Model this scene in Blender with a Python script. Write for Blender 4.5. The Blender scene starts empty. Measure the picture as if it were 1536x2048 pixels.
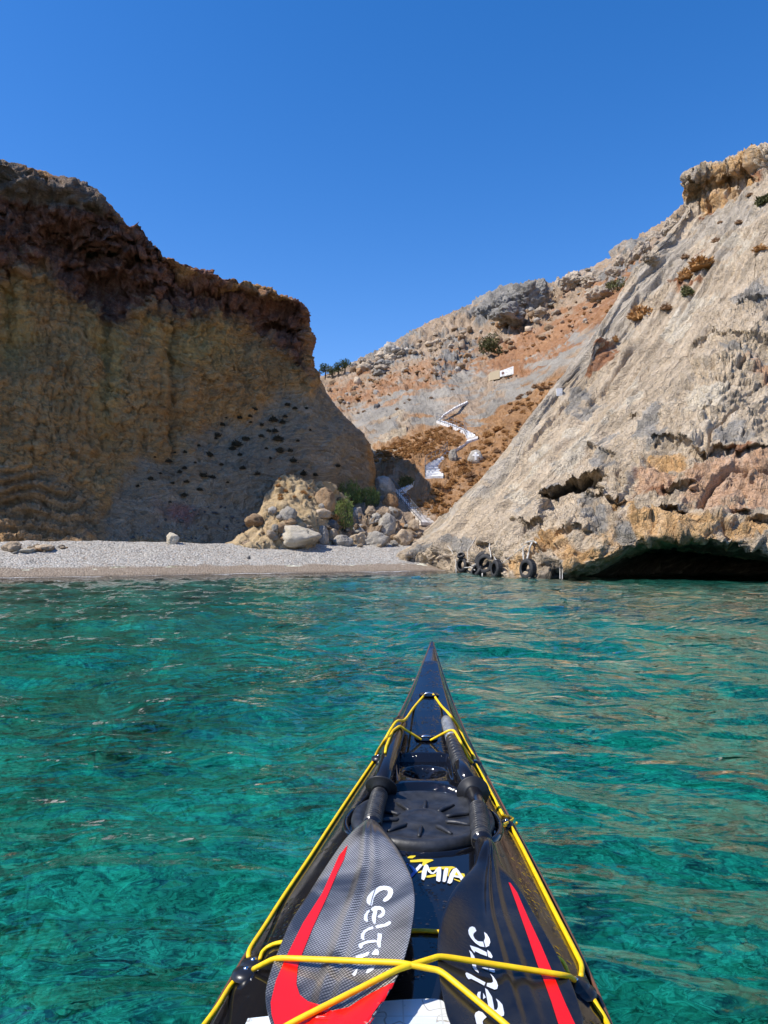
import bpy, bmesh, math, random
import numpy as np
from mathutils import Vector, Matrix
from mathutils.bvhtree import BVHTree

# ------------------------------------------------------------------ camera, sky, sun, exposure
S = bpy.context.scene
FPX, CAMZ, PITCH = 1540.0, 0.88, math.radians(2.83)      # focal length in photo pixels, eye height, upward tilt
cam = bpy.data.cameras.new("camera")
cam_o = bpy.data.objects.new("camera", cam)
S.collection.objects.link(cam_o)
cam.sensor_fit = 'VERTICAL'
cam.sensor_height = 24.0
cam.lens = 24.0 * FPX / 2048.0
cam.clip_start, cam.clip_end = 0.05, 3000.0
cam_o.location = (0, 0, CAMZ)
cam_o.rotation_euler = (math.pi / 2 + PITCH, 0, 0)
S.camera = cam_o
S.view_settings.view_transform = 'Standard'
S.view_settings.look = 'None'
S.view_settings.exposure = 0.22
S.view_settings.gamma = 1.0

SUN_AZ, SUN_EL = math.radians(-110), math.radians(52)       # azimuth from +Y, clockwise
sdir = Vector((math.sin(SUN_AZ) * math.cos(SUN_EL), math.cos(SUN_AZ) * math.cos(SUN_EL), math.sin(SUN_EL)))
sl = bpy.data.lights.new("sun", 'SUN')
sl.energy = 4.8
sl.angle = math.radians(0.53)
sl.color = (1.0, 0.955, 0.88)
sun_o = bpy.data.objects.new("sun", sl)
S.collection.objects.link(sun_o)
sun_o.rotation_euler = (-sdir).to_track_quat('-Z', 'Y').to_euler()
sun_o.location = (-30, -10, 60)

W = bpy.data.worlds.new("World")
S.world = W
W.use_nodes = True
wn = W.node_tree
bg = wn.nodes["Background"]
sky = wn.nodes.new("ShaderNodeTexSky")
sky.sky_type = 'NISHITA'
sky.sun_disc = False
sky.sun_elevation = SUN_EL
sky.sun_rotation = SUN_AZ
sky.altitude = 0
sky.air_density = 1.0
sky.dust_density = 0.3
sky.ozone_density = 3.0
hsv = wn.nodes.new("ShaderNodeHueSaturation")
hsv.inputs['Saturation'].default_value = 1.36
hsv.inputs['Value'].default_value = 1.04
wn.links.new(sky.outputs[0], hsv.inputs['Color'])
tint = wn.nodes.new("ShaderNodeMix"); tint.data_type = 'RGBA'; tint.blend_type = 'MULTIPLY'; tint.inputs[0].default_value = 1.0
tint.inputs[7].default_value = (1.12, 0.95, 1.10, 1)
wn.links.new(hsv.outputs[0], tint.inputs[6])
wn.links.new(tint.outputs[2], bg.inputs['Color'])
bg.inputs['Strength'].default_value = 0.15

cy = S.cycles
cy.use_denoising = True
cy.max_bounces = 10
cy.diffuse_bounces = 3
cy.glossy_bounces = 4
cy.transmission_bounces = 6
cy.transparent_max_bounces = 12
cy.volume_bounces = 0
cy.caustics_reflective = False
cy.caustics_refractive = False
cy.sample_clamp_indirect = 4.0

# ------------------------------------------------------------------ helpers
COL = S.collection
cp, sp = math.cos(PITCH), math.sin(PITCH)

def at(px, py, Y):
    """world point at distance Y seen in the photograph at (px, py)"""
    px = np.asarray(px, float); py = np.asarray(py, float); Y = np.asarray(Y, float)
    u = (px - 768.0) / FPX; v = (1024.0 - py) / FPX
    yc = cp - v * sp; zc = sp + v * cp
    return np.stack([u / yc * Y, Y + 0 * u, CAMZ + zc / yc * Y], -1)

def proj(P):
    d = P - np.array([0, 0, CAMZ])
    f = d[..., 1] * cp + d[..., 2] * sp
    up = -d[..., 1] * sp + d[..., 2] * cp
    f = np.where(np.abs(f) < 1e-6, 1e-6, f)
    return 768 + FPX * d[..., 0] / f, 1024 - FPX * up / f

def link(o, parent=None):
    COL.objects.link(o)
    if parent is not None:
        o.parent = parent
    return o

def tag(o, label=None, cat=None, group=None, kind=None):
    if label: o["label"] = label
    if cat: o["category"] = cat
    if group: o["group"] = group
    if kind: o["kind"] = kind
    return o

def mk(name, V, F, mat=None, parent=None, smooth=True, attrs=None):
    V = np.asarray(V, np.float32).reshape(-1, 3)
    me = bpy.data.meshes.new(name)
    if isinstance(F, np.ndarray):
        k = F.shape[1]; n = len(F)
        me.vertices.add(len(V)); me.vertices.foreach_set("co", V.ravel())
        me.loops.add(n * k); me.loops.foreach_set("vertex_index", F.astype(np.int32).ravel())
        me.polygons.add(n)
        me.polygons.foreach_set("loop_start", np.arange(0, n * k, k, dtype=np.int32))
        me.polygons.foreach_set("loop_total", np.full(n, k, np.int32))
        me.update(calc_edges=True)
    else:
        me.from_pydata([tuple(map(float, v)) for v in V], [], [tuple(f) for f in F])
    me.validate()
    if smooth:
        me.polygons.foreach_set("use_smooth", np.ones(len(me.polygons), bool))
    for k, a in (attrs or {}).items():
        a = np.asarray(a, np.float32)
        if a.ndim == 1:
            at_ = me.attributes.new(k, 'FLOAT', 'POINT'); at_.data.foreach_set("value", a.ravel())
        else:
            at_ = me.attributes.new(k, 'FLOAT_VECTOR', 'POINT'); at_.data.foreach_set("vector", a.ravel())
    me.update()
    if mat is not None:
        me.materials.append(mat)
    return link(bpy.data.objects.new(name, me), parent)

def empty(name, loc, parent=None, rz=0.0):
    o = bpy.data.objects.new(name, None)
    o.empty_display_size = 0.1
    o.location = loc
    o.rotation_euler = (0, 0, rz)
    return link(o, parent)

def kids(o):
    return [c for c in bpy.data.objects if c.parent == o]

def copy_tree(o, parent=None):
    c = o.copy(); COL.objects.link(c); c.parent = parent
    for ch in kids(o):
        if ch is not c:
            copy_tree(ch, c)
    return c

def grid_faces(n, m, closed_u=False):
    i = np.arange(n - 1)[:, None]; j = np.arange(m - (0 if closed_u else 1))[None, :]
    j2 = (j + 1) % m
    a = i * m + j; b = i * m + j2; c = (i + 1) * m + j2; d = (i + 1) * m + j
    return np.stack(np.broadcast_arrays(a, b, c, d), -1).reshape(-1, 4)

# ---- noise (vectorised)
def _h(ix, iy, iz, seed):
    x = (ix.astype(np.uint32) * np.uint32(374761393) + iy.astype(np.uint32) * np.uint32(668265263)
         + iz.astype(np.uint32) * np.uint32(2147483647 & 1274126177) + np.uint32((seed * 974634777) & 0xffffffff))
    x = (x ^ (x >> np.uint32(13))) * np.uint32(1274126177)
    x = (x ^ (x >> np.uint32(16))) * np.uint32(2246822519)
    return x ^ (x >> np.uint32(15))

_G = np.array([(1,1,0),(-1,1,0),(1,-1,0),(-1,-1,0),(1,0,1),(-1,0,1),(1,0,-1),(-1,0,-1),
               (0,1,1),(0,-1,1),(0,1,-1),(0,-1,-1),(1,1,0),(-1,1,0),(0,-1,1),(0,-1,-1)], np.float32)

def perlin(P, seed=0):
    P = np.asarray(P, np.float32)
    i = np.floor(P).astype(np.int64); f = P - i
    w = f * f * f * (f * (f * 6 - 15) + 10)
    out = 0
    for dx in (0, 1):
        wx = w[..., 0] if dx else 1 - w[..., 0]
        for dy in (0, 1):
            wy = w[..., 1] if dy else 1 - w[..., 1]
            for dz in (0, 1):
                wz = w[..., 2] if dz else 1 - w[..., 2]
                g = _G[_h(i[..., 0] + dx, i[..., 1] + dy, i[..., 2] + dz, seed) & np.uint32(15)]
                d = g[..., 0] * (f[..., 0] - dx) + g[..., 1] * (f[..., 1] - dy) + g[..., 2] * (f[..., 2] - dz)
                out = out + wx * wy * wz * d
    return out

def fbm(P, oc=4, seed=0, gain=0.5, lac=2.03):
    a, s, out = 1.0, 1.0, 0
    for k in range(oc):
        out = out + a * perlin(P * s + 17.3 * k, seed + k); a *= gain; s *= lac
    return out

def ridged(P, oc=4, seed=0, gain=0.5):
    a, s, out = 1.0, 1.0, 0
    for k in range(oc):
        out = out + a * (1 - 2.2 * np.abs(perlin(P * s + 9.1 * k, seed + k))); a *= gain; s *= 2.07
    return out

def blocks(P, seed=0, tilt=0.8):
    """fractured-rock height: every Voronoi cell is a tilted facet at its own height; also returns F2-F1"""
    P = np.asarray(P, np.float32)
    i = np.floor(P).astype(np.int64)
    f1 = np.full(P.shape[:-1], 9e9, np.float32); f2 = f1.copy(); hh = np.zeros_like(f1)
    for dx in (-1, 0, 1):
        for dy in (-1, 0, 1):
            for dz in (-1, 0, 1):
                cx, cyy, cz = i[..., 0] + dx, i[..., 1] + dy, i[..., 2] + dz
                r = [_h(cx, cyy, cz, seed + q).astype(np.float64) / 4294967296.0 for q in range(3)]
                g = _h(cx, cyy, cz, seed + 5)
                d = [P[..., 0] - (cx + r[0]), P[..., 1] - (cyy + r[1]), P[..., 2] - (cz + r[2])]
                dd = (d[0] ** 2 + d[1] ** 2 + d[2] ** 2).astype(np.float32)
                ga = [(((g >> np.uint32(8 * q)) & np.uint32(255)).astype(np.float32) / 127.5 - 1) for q in range(3)]
                hv = (g >> np.uint32(24)).astype(np.float32) / 255 - .5 + tilt * (ga[0] * d[0] + ga[1] * d[1] + ga[2] * d[2])
                n = dd < f1
                f2 = np.where(n, f1, np.minimum(f2, dd))
                hh = np.where(n, hv, hh); f1 = np.where(n, dd, f1)
    return hh.astype(np.float32), np.sqrt(f2) - np.sqrt(f1)

def sstep(a, b, x):
    t = np.clip((x - a) / (b - a), 0, 1); return t * t * (3 - 2 * t)

def polymask(px, py, poly, soft=12.0):
    """1 inside the polygon, easing to 0 over `soft` outside"""
    px = np.asarray(px, float); py = np.asarray(py, float)
    inside = np.zeros(px.shape, bool); dist = np.full(px.shape, 1e9)
    n = len(poly)
    for k in range(n):
        (x0, y0), (x1, y1) = poly[k], poly[(k + 1) % n]
        c = ((y0 > py) != (y1 > py)) & (px < (x1 - x0) * (py - y0) / ((y1 - y0) if y1 != y0 else 1e-9) + x0)
        inside ^= c
        L = (x1 - x0) ** 2 + (y1 - y0) ** 2 + 1e-9
        t = np.clip(((px - x0) * (x1 - x0) + (py - y0) * (y1 - y0)) / L, 0, 1)
        dist = np.minimum(dist, np.hypot(px - x0 - t * (x1 - x0), py - y0 - t * (y1 - y0)))
    sd = np.where(inside, dist, -dist)
    return sstep(-soft * .5, soft * .5, sd)

def cr_matrix(t, n):
    """Catmull-Rom weights from n control values to parameters t (0..n-1)"""
    M = np.zeros((len(t), n))
    k = np.clip(np.floor(t).astype(int), 0, n - 2); u = t - k
    w = [-.5*u**3 + u**2 - .5*u, 1.5*u**3 - 2.5*u**2 + 1, -1.5*u**3 + 2*u**2 + .5*u, .5*u**3 - .5*u**2]
    for q, o in enumerate((-1, 0, 1, 2)):
        idx = k + o
        lo, hi = idx < 0, idx > n - 1
        r = np.arange(len(t)); ii = np.clip(idx, 0, n - 1)
        np.add.at(M, (r, ii), w[q])
        if lo.any():   # linear extension
            np.add.at(M, (r[lo], np.zeros(lo.sum(), int)), w[q][lo]); np.add.at(M, (r[lo], np.ones(lo.sum(), int)), -w[q][lo])
        if hi.any():
            np.add.at(M, (r[hi], np.full(hi.sum(), n-1)), w[q][hi]); np.add.at(M, (r[hi], np.full(hi.sum(), n-2)), -w[q][hi])
    return M

def net_sheet(C, rows, cols):
    """C: control net (R, K, 3); rows/cols: samples per control span -> dense smooth grid (n, m, 3)"""
    R, K = C.shape[:2]
    def par(spans, n):
        if np.isscalar(spans): spans = [spans] * (n - 1)
        return np.concatenate([k + np.arange(s) / s for k, s in enumerate(spans)] + [[n - 1.0]])
    tr, tc = par(rows, R), par(cols, K)
    A, B = cr_matrix(tr, R), cr_matrix(tc, K)
    return np.einsum('ir,rkc,jk->ijc', A, C, B)

def normals(G):
    du = np.gradient(G, axis=1); dv = np.gradient(G, axis=0)
    n = np.cross(du, dv)
    return n / (np.linalg.norm(n, axis=-1, keepdims=True) + 1e-9)

def net(rows):
    return np.array([[at(*p) if len(p) == 3 else np.array(p[:3], float) for p in r] for r in rows])

# ---- node helper
class NT:
    def __init__(s, name, disp=None):
        s.m = bpy.data.materials.new(name); s.m.use_nodes = True
        s.t = s.m.node_tree; s.b = s.t.nodes["Principled BSDF"]; s.out = s.t.nodes["Material Output"]
    def n(s, typ, **kw):
        nd = s.t.nodes.new("ShaderNode" + typ)
        for k, v in kw.items(): setattr(nd, k, v)
        return nd
    def put(s, sock, v):
        if isinstance(v, bpy.types.NodeSocket): s.t.links.new(v, sock)
        elif v is not None:
            if isinstance(v, (tuple, list)) and len(v) == 3 and len(sock.default_value) == 4: v = (*v, 1)
            sock.default_value = v
    def obj(s): return s.n("TexCoord").outputs["Object"]
    def geo(s, k="Position"): return s.n("NewGeometry").outputs[k]
    def attr(s, name, k="Fac"):
        a = s.n("Attribute"); a.attribute_name = name; return a.outputs[k]
    def mapv(s, v, scale=(1, 1, 1), rot=(0, 0, 0), loc=(0, 0, 0)):
        m = s.n("Mapping"); s.put(m.inputs[0], v); m.inputs['Scale'].default_value = scale
        m.inputs['Rotation'].default_value = rot; m.inputs['Location'].default_value = loc; return m.outputs[0]
    def noise(s, v, scale=1, detail=4, rough=.55, dist=0, color=False):
        x = s.n("TexNoise"); s.put(x.inputs['Vector'], v); x.inputs['Scale'].default_value = scale
        x.inputs['Detail'].default_value = detail; x.inputs['Roughness'].default_value = rough
        x.inputs['Distortion'].default_value = dist; return x.outputs['Color' if color else 'Fac']
    def vor(s, v, scale=1, feature='F1', out='Distance', rand=1):
        x = s.n("TexVoronoi", feature=feature); s.put(x.inputs['Vector'], v); x.inputs['Scale'].default_value = scale
        x.inputs['Randomness'].default_value = rand; return x.outputs[out]
    def ramp(s, f, stops, mode='LINEAR'):
        r = s.n("ValToRGB"); s.put(r.inputs[0], f); e = r.color_ramp.elements; r.color_ramp.interpolation = mode
        while len(e) < len(stops): e.new(.5)
        for q, (p, c) in zip(e, stops):
            q.position = p; q.color = (*c, 1) if not np.isscalar(c) else (c, c, c, 1)
        return r.outputs[0]
    def mix(s, f, a, b, mode='MIX'):
        x = s.n("Mix", data_type='RGBA', blend_type=mode); s.put(x.inputs[0], f); s.put(x.inputs[6], a); s.put(x.inputs[7], b); return x.outputs[2]
    def math(s, op, a, b=None, c=None, clamp=False):
        x = s.n("Math", operation=op, use_clamp=clamp); s.put(x.inputs[0], a)
        if b is not None: s.put(x.inputs[1], b)
        if c is not None: s.put(x.inputs[2], c)
        return x.outputs[0]
    def mr(s, v, a, b, c=0., d=1.):
        x = s.n("MapRange"); s.put(x.inputs[0], v)
        for k, q in zip((1, 2, 3, 4), (a, b, c, d)): x.inputs[k].default_value = q
        return x.outputs[0]
    def bump(s, h, dist=.1, strength=1., normal=None):
        x = s.n("Bump"); s.put(x.inputs['Height'], h); x.inputs['Distance'].default_value = dist
        x.inputs['Strength'].default_value = strength
        if normal is not None: s.put(x.inputs['Normal'], normal)
        return x.outputs[0]
    def set(s, color=None, rough=None, metal=None, normal=None, spec=None, **kw):
        for k, v in (('Base Color', color), ('Roughness', rough), ('Metallic', metal), ('Normal', normal), ('Specular IOR Level', spec)):
            if v is not None: s.put(s.b.inputs[k], v)
        for k, v in kw.items(): s.put(s.b.inputs[k.replace('_', ' ')], v)
        return s.m

def plain(name, color, rough=.5, **kw):
    return NT(name).set(color=color, rough=rough, **kw)
# ------------------------------------------------------------------ terrain materials
def rock_mat(name, cols, streak=.5, bump=1.0, sc=1.0, edge=(.18, .82)):
    """cols: list of (attribute or None, colour a, colour b); mixed in order by per-vertex zone masks"""
    t = NT(name); P = t.obj()
    n1 = t.noise(P, .45 * sc, 6, .62, .6); n2 = t.noise(P, 2.3 * sc, 7, .68, .4); n3 = t.noise(P, 9 * sc, 6, .7)
    bedv = t.attr("bed", "Vector")
    nb = t.noise(bedv, 1.0, 6, .65, .5)
    ns = t.noise(t.mapv(bedv, (.6, 1.7, 2.4)), 1.0, 6, .62, .3)
    cur = None
    for a, ca, cb in cols:
        f = t.mr(t.math('ADD', t.math('MULTIPLY', n1, .55), t.math('ADD', t.math('MULTIPLY', n2, .35), t.math('MULTIPLY', nb, .5))), .5, .9)
        c = t.mix(f, ca, cb)
        if cur is None: cur = c
        else:
            m = t.attr(a)
            m = t.mr(t.math('ADD', m, t.math('MULTIPLY', t.math('SUBTRACT', n2, .5), 1.1)), *edge)
            cur = t.mix(m, cur, c)
    # stone speckle, plus crevice shade painted dark where the bump noise dips
    n4 = t.noise(P, 17 * sc, 5, .72)
    cur = t.mix(t.math('MULTIPLY', t.mr(ns, .46, .38), .62 * streak), cur, t.mix(.6, cur, (.07, .06, .05)))
    cur = t.mix(t.math('MULTIPLY', t.mr(ns, .56, .66), .6 * streak), cur, t.mix(.6, cur, (.70, .61, .48)))
    cur = t.mix(t.math('MULTIPLY', t.mr(n3, .44, .34), .32), cur, t.mix(.62, cur, (.045, .04, .034)))
    cur = t.mix(t.math('MULTIPLY', t.mr(nb, .40, .33), .22), cur, t.mix(.55, cur, (.06, .05, .04)))
    cur = t.mix(t.math('MULTIPLY', t.mr(n2, .54, .70), .40), cur, t.mix(.5, cur, (.62, .55, .46)))
    cur = t.mix(t.math('MULTIPLY', t.mr(n4, .55, .70), .45), cur, t.mix(.5, cur, (.66, .60, .52)))
    vw = t.n("VectorMath", operation='ADD'); t.put(vw.inputs[0], P); t.put(vw.inputs[1], t.noise(P, 2.0 * sc, 3, .6, color=True))
    v = t.vor(vw.outputs[0], 2.2 * sc, 'DISTANCE_TO_EDGE'); v2 = t.vor(vw.outputs[0], 6.5 * sc, 'DISTANCE_TO_EDGE')
    crack = t.mr(v, .0, .09); crack2 = t.mr(v2, .0, .12)
    h = t.math('ADD', t.math('MULTIPLY', n2, .9), t.math('ADD', t.math('MULTIPLY', n3, .55), t.math('MULTIPLY', nb, .7)))
    h = t.math('ADD', h, t.math('MULTIPLY', t.mr(ns, .40, .52), .85 * streak))
    h = t.math('ADD', h, t.math('ADD', t.math('MULTIPLY', crack, .22), t.math('ADD', t.math('MULTIPLY', crack2, .12), t.math('MULTIPLY', n4, .22))))
    return t.set(color=cur, rough=.92, spec=.15, normal=t.bump(h, .15 * bump / sc, 1.0))

OCHRE_A, OCHRE_B = (.30, .20, .085), (.47, .335, .16)
m_cliff = rock_mat("cliff_rock", [
    (None, (.64, .325, .12), (.86, .51, .205)),
    ("m_band", (.24, .105, .068), (.44, .21, .135)),
    ("m_gold", (.73, .42, .135), (.88, .57, .205)),
    ("m_scree", (.40, .29, .18), (.62, .475, .31)),
    ("m_strata", (.38, .235, .12), (.70, .46, .24)),
    ("m_red", (.32, .16, .13), (.46, .25, .20)),
    ("m_grey", (.22, .155, .11), (.40, .30, .225))], bump=1.9, streak=.38)
m_head = rock_mat("headland_rock", [
    (None, (.54, .415, .275), (.76, .61, .43)),
    ("m_slab", (.48, .40, .30), (.67, .575, .445)),
    ("m_pale", (.70, .585, .42), (.80, .69, .52)),
    ("m_orange", (.62, .35, .14), (.78, .51, .25)),
    ("m_pink", (.58, .34, .19), (.72, .47, .30)),
    ("m_grey", (.26, .235, .195), (.50, .445, .37)),
    ("m_rust", (.34, .15, .07), (.48, .245, .125)),
    ("m_wet_cave", (.10, .085, .06), (.20, .165, .12))], bump=1.15, streak=1.0, edge=(.40, .62))
m_hill = rock_mat("hillside_rock", [
    (None, (.35, .24, .15), (.57, .43, .295)),
    ("m_rust", (.34, .155, .07), (.52, .28, .135)),
    ("m_soil", (.37, .185, .075), (.53, .30, .14)),
    ("m_slab", (.31, .27, .215), (.47, .42, .34)),
    ("m_grey", (.21, .195, .175), (.40, .37, .32)),
    ("m_tan", (.52, .40, .26), (.64, .52, .36))], bump=1.2, sc=.8, streak=.6)
m_bank = rock_mat("bank_gravel", [(None, (.42, .29, .145), (.60, .45, .26))], bump=.6, sc=2.2)

def sheet(name, rows, rs, cs, disp, mat, masks, bed=None, lead=None):
    G = net_sheet(net(rows), rs, cs)
    N = normals(G)
    view = G - np.array([0, 0, CAMZ])
    if (N * view).sum(-1).mean() > 0: N = -N
    px, py = proj(G)
    wob = fbm(G * .35, 3, 77)
    wob2 = fbm(G * .35 + 50, 3, 78)
    att = {k: (f(px + 45 * wob, py + 45 * wob2) if callable(f) else f) for k, f in masks.items()}
    if bed is None: bed = lambda g: g * 1.0
    att["bed"] = bed(G)
    big, small = disp(G, N, px, py, att)
    vd = view / np.linalg.norm(view, axis=-1, keepdims=True)
    edge_on = sstep(.05, .5, np.abs((N * vd).sum(-1)))
    G = G + N * (big * (.4 + .6 * edge_on))[..., None]
    led = att.pop('_led', None)
    if led is not None: G = G + np.array([-.42, -.905, .05]) * led[..., None]
    N2 = normals(G); N2 *= np.sign((N2 * N).sum(-1, keepdims=True))
    for _ in range(3):
        N2[1:-1, 1:-1] = (N2[1:-1, 1:-1] * 2 + N2[:-2, 1:-1] + N2[2:, 1:-1] + N2[1:-1, :-2] + N2[1:-1, 2:]) / 6
    N2 /= np.linalg.norm(N2, axis=-1, keepdims=True) + 1e-9
    G = G + N2 * (small * (.5 + .5 * edge_on))[..., None]
    o = mk(name, G, grid_faces(*G.shape[:2]), mat, attrs={k: v.reshape(-1, 3) if v.ndim == 3 else v.ravel() for k, v in att.items()})
    tag(o, kind="structure")
    return o, G

def poly(*pts, soft=40): return lambda x, y: polymask(x, y, pts, soft)
def union(*fs): return lambda x, y: np.maximum.reduce([f(x, y) for f in fs])
def gblob(px, py, cx, cy, rx, ry, ang=0):
    a = math.radians(ang); dx, dy = px - cx, py - cy
    u, v = dx * math.cos(a) + dy * math.sin(a), -dx * math.sin(a) + dy * math.cos(a)
    return np.exp(-((u / rx) ** 2 + (v / ry) ** 2))

# ------------------------------------------------------------------ left cliff
cliff_rows = [
    [(-420,140,53.0),(-320,150,46.4),(0,318,44),(180,390,46),(300,492,47),(430,553,47.5),(540,584,48),(600,622,48.5),(600,640,53)],
    [(-420,120,29.0),(-320,165,30.0),(0,311,33),(180,384,35),(300,490,36.8),(430,551,39),(540,582,41),(606,620,42.2),(600,632,48.5)],
    [(-420,330,29.0),(-320,350,29.8),(0,430,32.8),(165,470,34.7),(300,545,36.5),(430,585,38.7),(540,620,40.6),(619,655,42),(600,680,48)],
    [(-420,520,29.4),(-320,530,30.8),(0,556,33.8),(150,592,35.4),(300,622,37),(430,640,39),(540,690,40.8),(625,700,42.2),(600,720,49)],
    [(-420,750,29.0),(-320,750,30.3),(0,770,33.3),(150,785,34.9),(300,790,36.7),(430,780,38.8),(540,770,40.7),(641,765,42.5),(615,780,50)],
    [(-420,920,28.6),(-320,920,29.9),(0,930,32.9),(150,925,34.3),(300,900,36.2),(430,865,38.3),(550,828,40.3),(686,826,43.2),(650,845,51)],
    [(-420,1010,28.2),(-320,1015,29.4),(0,1030,32.4),(150,1020,33.6),(300,990,35.3),(430,950,37),(560,915,38.6),(735,880,44.2),(700,890,52)],
    [(-420,1075,27.8),(-320,1080,28.8),(0,1082,31.8),(150,1083,32.7),(300,1082,33.9),(430,1070,35.4),(565,1010,37.6),(752,968,45),(715,975,53)],
    [(-420,1150,27.4),(-320,1150,28.0),(0,1150,31),(150,1150,31.8),(300,1150,32.9),(430,1150,34),(570,1120,37),(756,1060,45),(720,1060,53)]]
cliff_rows[0] = [tuple(at(*p) + np.array([-2.0, 9.0, -1.0])) + (0,) for p in cliff_rows[1]]
def cliff_bed(G):
    f = fbm(G * .12, 3, 5)
    z = G[..., 2] + 2.2 * f + .12 * G[..., 0]
    return np.stack([G[..., 0] * .35, G[..., 1] * .35, z * 2.6], -1)
def terrace(h, n, sharp=.12):
    """turn a smooth height into ledges with sharp edges"""
    k = h * n; f = k - np.floor(k); return (np.floor(k) + sstep(.5 - sharp, .5 + sharp, f)) / n
def cliff_disp(G, N, px, py, att):
    w = fbm(G * .3, 3, 2)[..., None]
    warp = G + 1.0 * np.concatenate([w, -w, w * .5], -1)
    band, scree, strata, gold = att["m_band"], att["m_scree"], att["m_strata"], att["m_gold"]
    vert = np.stack([G[..., 0] * .8, G[..., 1] * .8, G[..., 2] * .22], -1)
    big = .55 * fbm(G * .16, 3, 3) + .20 * ridged(vert * .8 + .6 * w, 3, 11) * (1 - scree) * (1 - .5 * band) - .2
    hol = ridged(np.stack([G[..., 0] * .35, G[..., 1] * .35, G[..., 2] * .5], -1) + 4, 3, 31)
    big += band * (.55 * hol - .45)
    for (cx, cyy, rx, ry, a, dep) in [(375,560,45,40,10,1.3),(110,500,60,45,20,1.2),(215,585,55,22,15,1.0),(330,470,60,45,0,.7),(30,440,70,40,0,.9),(470,610,50,22,15,.8),(560,650,34,24,30,.6),(20,640,20,90,0,.5),(215,700,14,110,0,.5),(345,690,12,90,0,.4),(70,860,10,50,10,.4),(345,870,10,60,0,.5)]:
        big -= dep * gblob(px, py, cx, cyy, rx, ry, a)
    b1, _ = blocks(warp * .55, 21, .6); b2, _ = blocks(warp * 1.4, 22); b3, _ = blocks(warp * 3.4, 23); b4, _ = blocks(G * 7.5, 24)
    d = (1 - scree) * ((.16 + .24 * band) * b1 + (.07 + .22 * band) * b2 + (.07 + .15 * band) * b3 + .08 * b4)
    lay = terrace(fbm(np.stack([G[..., 0] * .25, G[..., 1] * .25, (G[..., 2] + .25 * G[..., 0] + 1.2 * w[..., 0]) * 1.3], -1), 4, 27), 5)
    d += (1 - scree) * (.16 + .30 * band) * lay + (1 - scree) * (1 - band) * (.09 * ridged(vert * np.array([2.6, 2.6, 2.2]), 3, 28) + .10 * fbm(np.stack([G[..., 0] * 5, G[..., 1] * 5, G[..., 2] * 1.6], -1), 3, 29))
    st = np.sin((G[..., 2] + 1.6 * fbm(G * .25, 2, 8)) * 9.5)
    d += strata * (.13 * np.tanh(st * 2.5) + .3 * terrace(fbm(G * .5, 2, 9), 6))
    rr = np.hypot(px - 200, (py - 540) * 1.1)
    d += gblob(px, py, 200, 490, 60, 55) * .22 * np.tanh(2 * np.sin(rr * .42))
    d += scree * (.16 * fbm(G * .8, 3, 41) + .10 * blocks(G * 2.2, 25)[0] + .09 * blocks(G * 5.0, 26)[0])
    top = sstep(50, 0, py - np.interp(px, [-420,-320,0,180,300,430,540,606], [120,165,311,384,490,551,582,620]))
    d += .08 * top * b2
    d *= 1 - .55 * np.clip(att['m_grey'], 0, 1)
    return big, d
cliff, cliffG = sheet("cliff", cliff_rows, [6,34,50,72,54,46,42,10], [5,34,72,66,58,56,54,18], cliff_disp, m_cliff, {
    "m_band": poly((-500,60),(0,290),(215,380),(400,535),(620,600),(640,720),(628,740),(590,705),(545,665),(500,625),(440,640),(420,660),(360,640),(300,625),(230,640),(200,610),(140,575),(60,550),(-500,540), soft=75),
    "m_grey": poly((-500,60),(0,290),(180,370),(220,400),(218,432),(150,420),(90,395),(0,385),(-500,300)),
    "m_gold": lambda x, y: np.maximum.reduce([gblob(x, y, 30, 640, 50, 100), .9*gblob(x, y, 220, 740, 34, 130), .8*gblob(x, y, 400, 690, 120, 60), .6*gblob(x,y,300,660,50,60)]),
    "m_scree": poly((180,1095),(210,1000),(300,900),(380,890),(430,850),(520,815),(640,765),(760,840),(760,990),(560,1095), soft=50),
    "m_strata": poly((-500,900),(0,930),(120,950),(200,1000),(190,1100),(-500,1100), soft=70),
    "m_red": lambda x, y: gblob(x, y, 365, 1030, 45, 32, -20)}, bed=cliff_bed)

# ------------------------------------------------------------------ hillside behind the cove
hill_rows = [
    [(480,1130,33),(620,1130,35.5),(760,1130,38),(860,1130,39.5),(960,1130,41),(1100,1130,45),(1300,1130,52)],
    [(480,1092,33.6),(620,1090,36),(760,1092,38.8),(855,1085,40),(960,1080,41.6),(1100,1000,46),(1300,900,52.5)],
    [(500,1040,39),(620,1040,40),(740,1030,41),(850,1042,41.5),(960,1005,43),(1090,910,47.5),(1300,800,54)],
    [(600,1000,46),(680,990,46),(760,985,46),(850,968,46),(935,960,46.5),(1060,865,51),(1300,700,58)],
    [(600,950,54),(690,935,54),(770,905,53),(860,900,51.5),(950,895,51.5),(1060,820,56),(1300,640,64)],
    [(600,880,63),(700,870,62),(790,850,60),(880,845,59.5),(960,830,60),(1080,752,64),(1320,560,72)],
    [(600,820,76),(690,818,75),(790,795,73),(890,778,72),(980,762,73),(1120,682,77),(1340,500,84)],
    [(600,785,96),(660,770,96),(760,738,96),(860,712,96),(980,692,96),(1140,622,97),(1370,445,100)],
    [(590,775,112),(648,757,112),(755,702,114),(868,650,116),(985,592,117),(1170,546,112),(1390,395,104)],
    [(580,800,130),(648,785,130),(755,735,132),(868,690,134),(985,640,135),(1170,600,130),(1390,450,122)]]
def hill_bed(G):
    # beds dip with the slope: thin layers seen as streaks rising to the right
    n = np.array([-.55, -.35, .76]); a = G @ n
    return np.stack([G[..., 0] * .12, G[..., 1] * .12, a * 1.3 + G[..., 2] * .1], -1)
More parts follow.
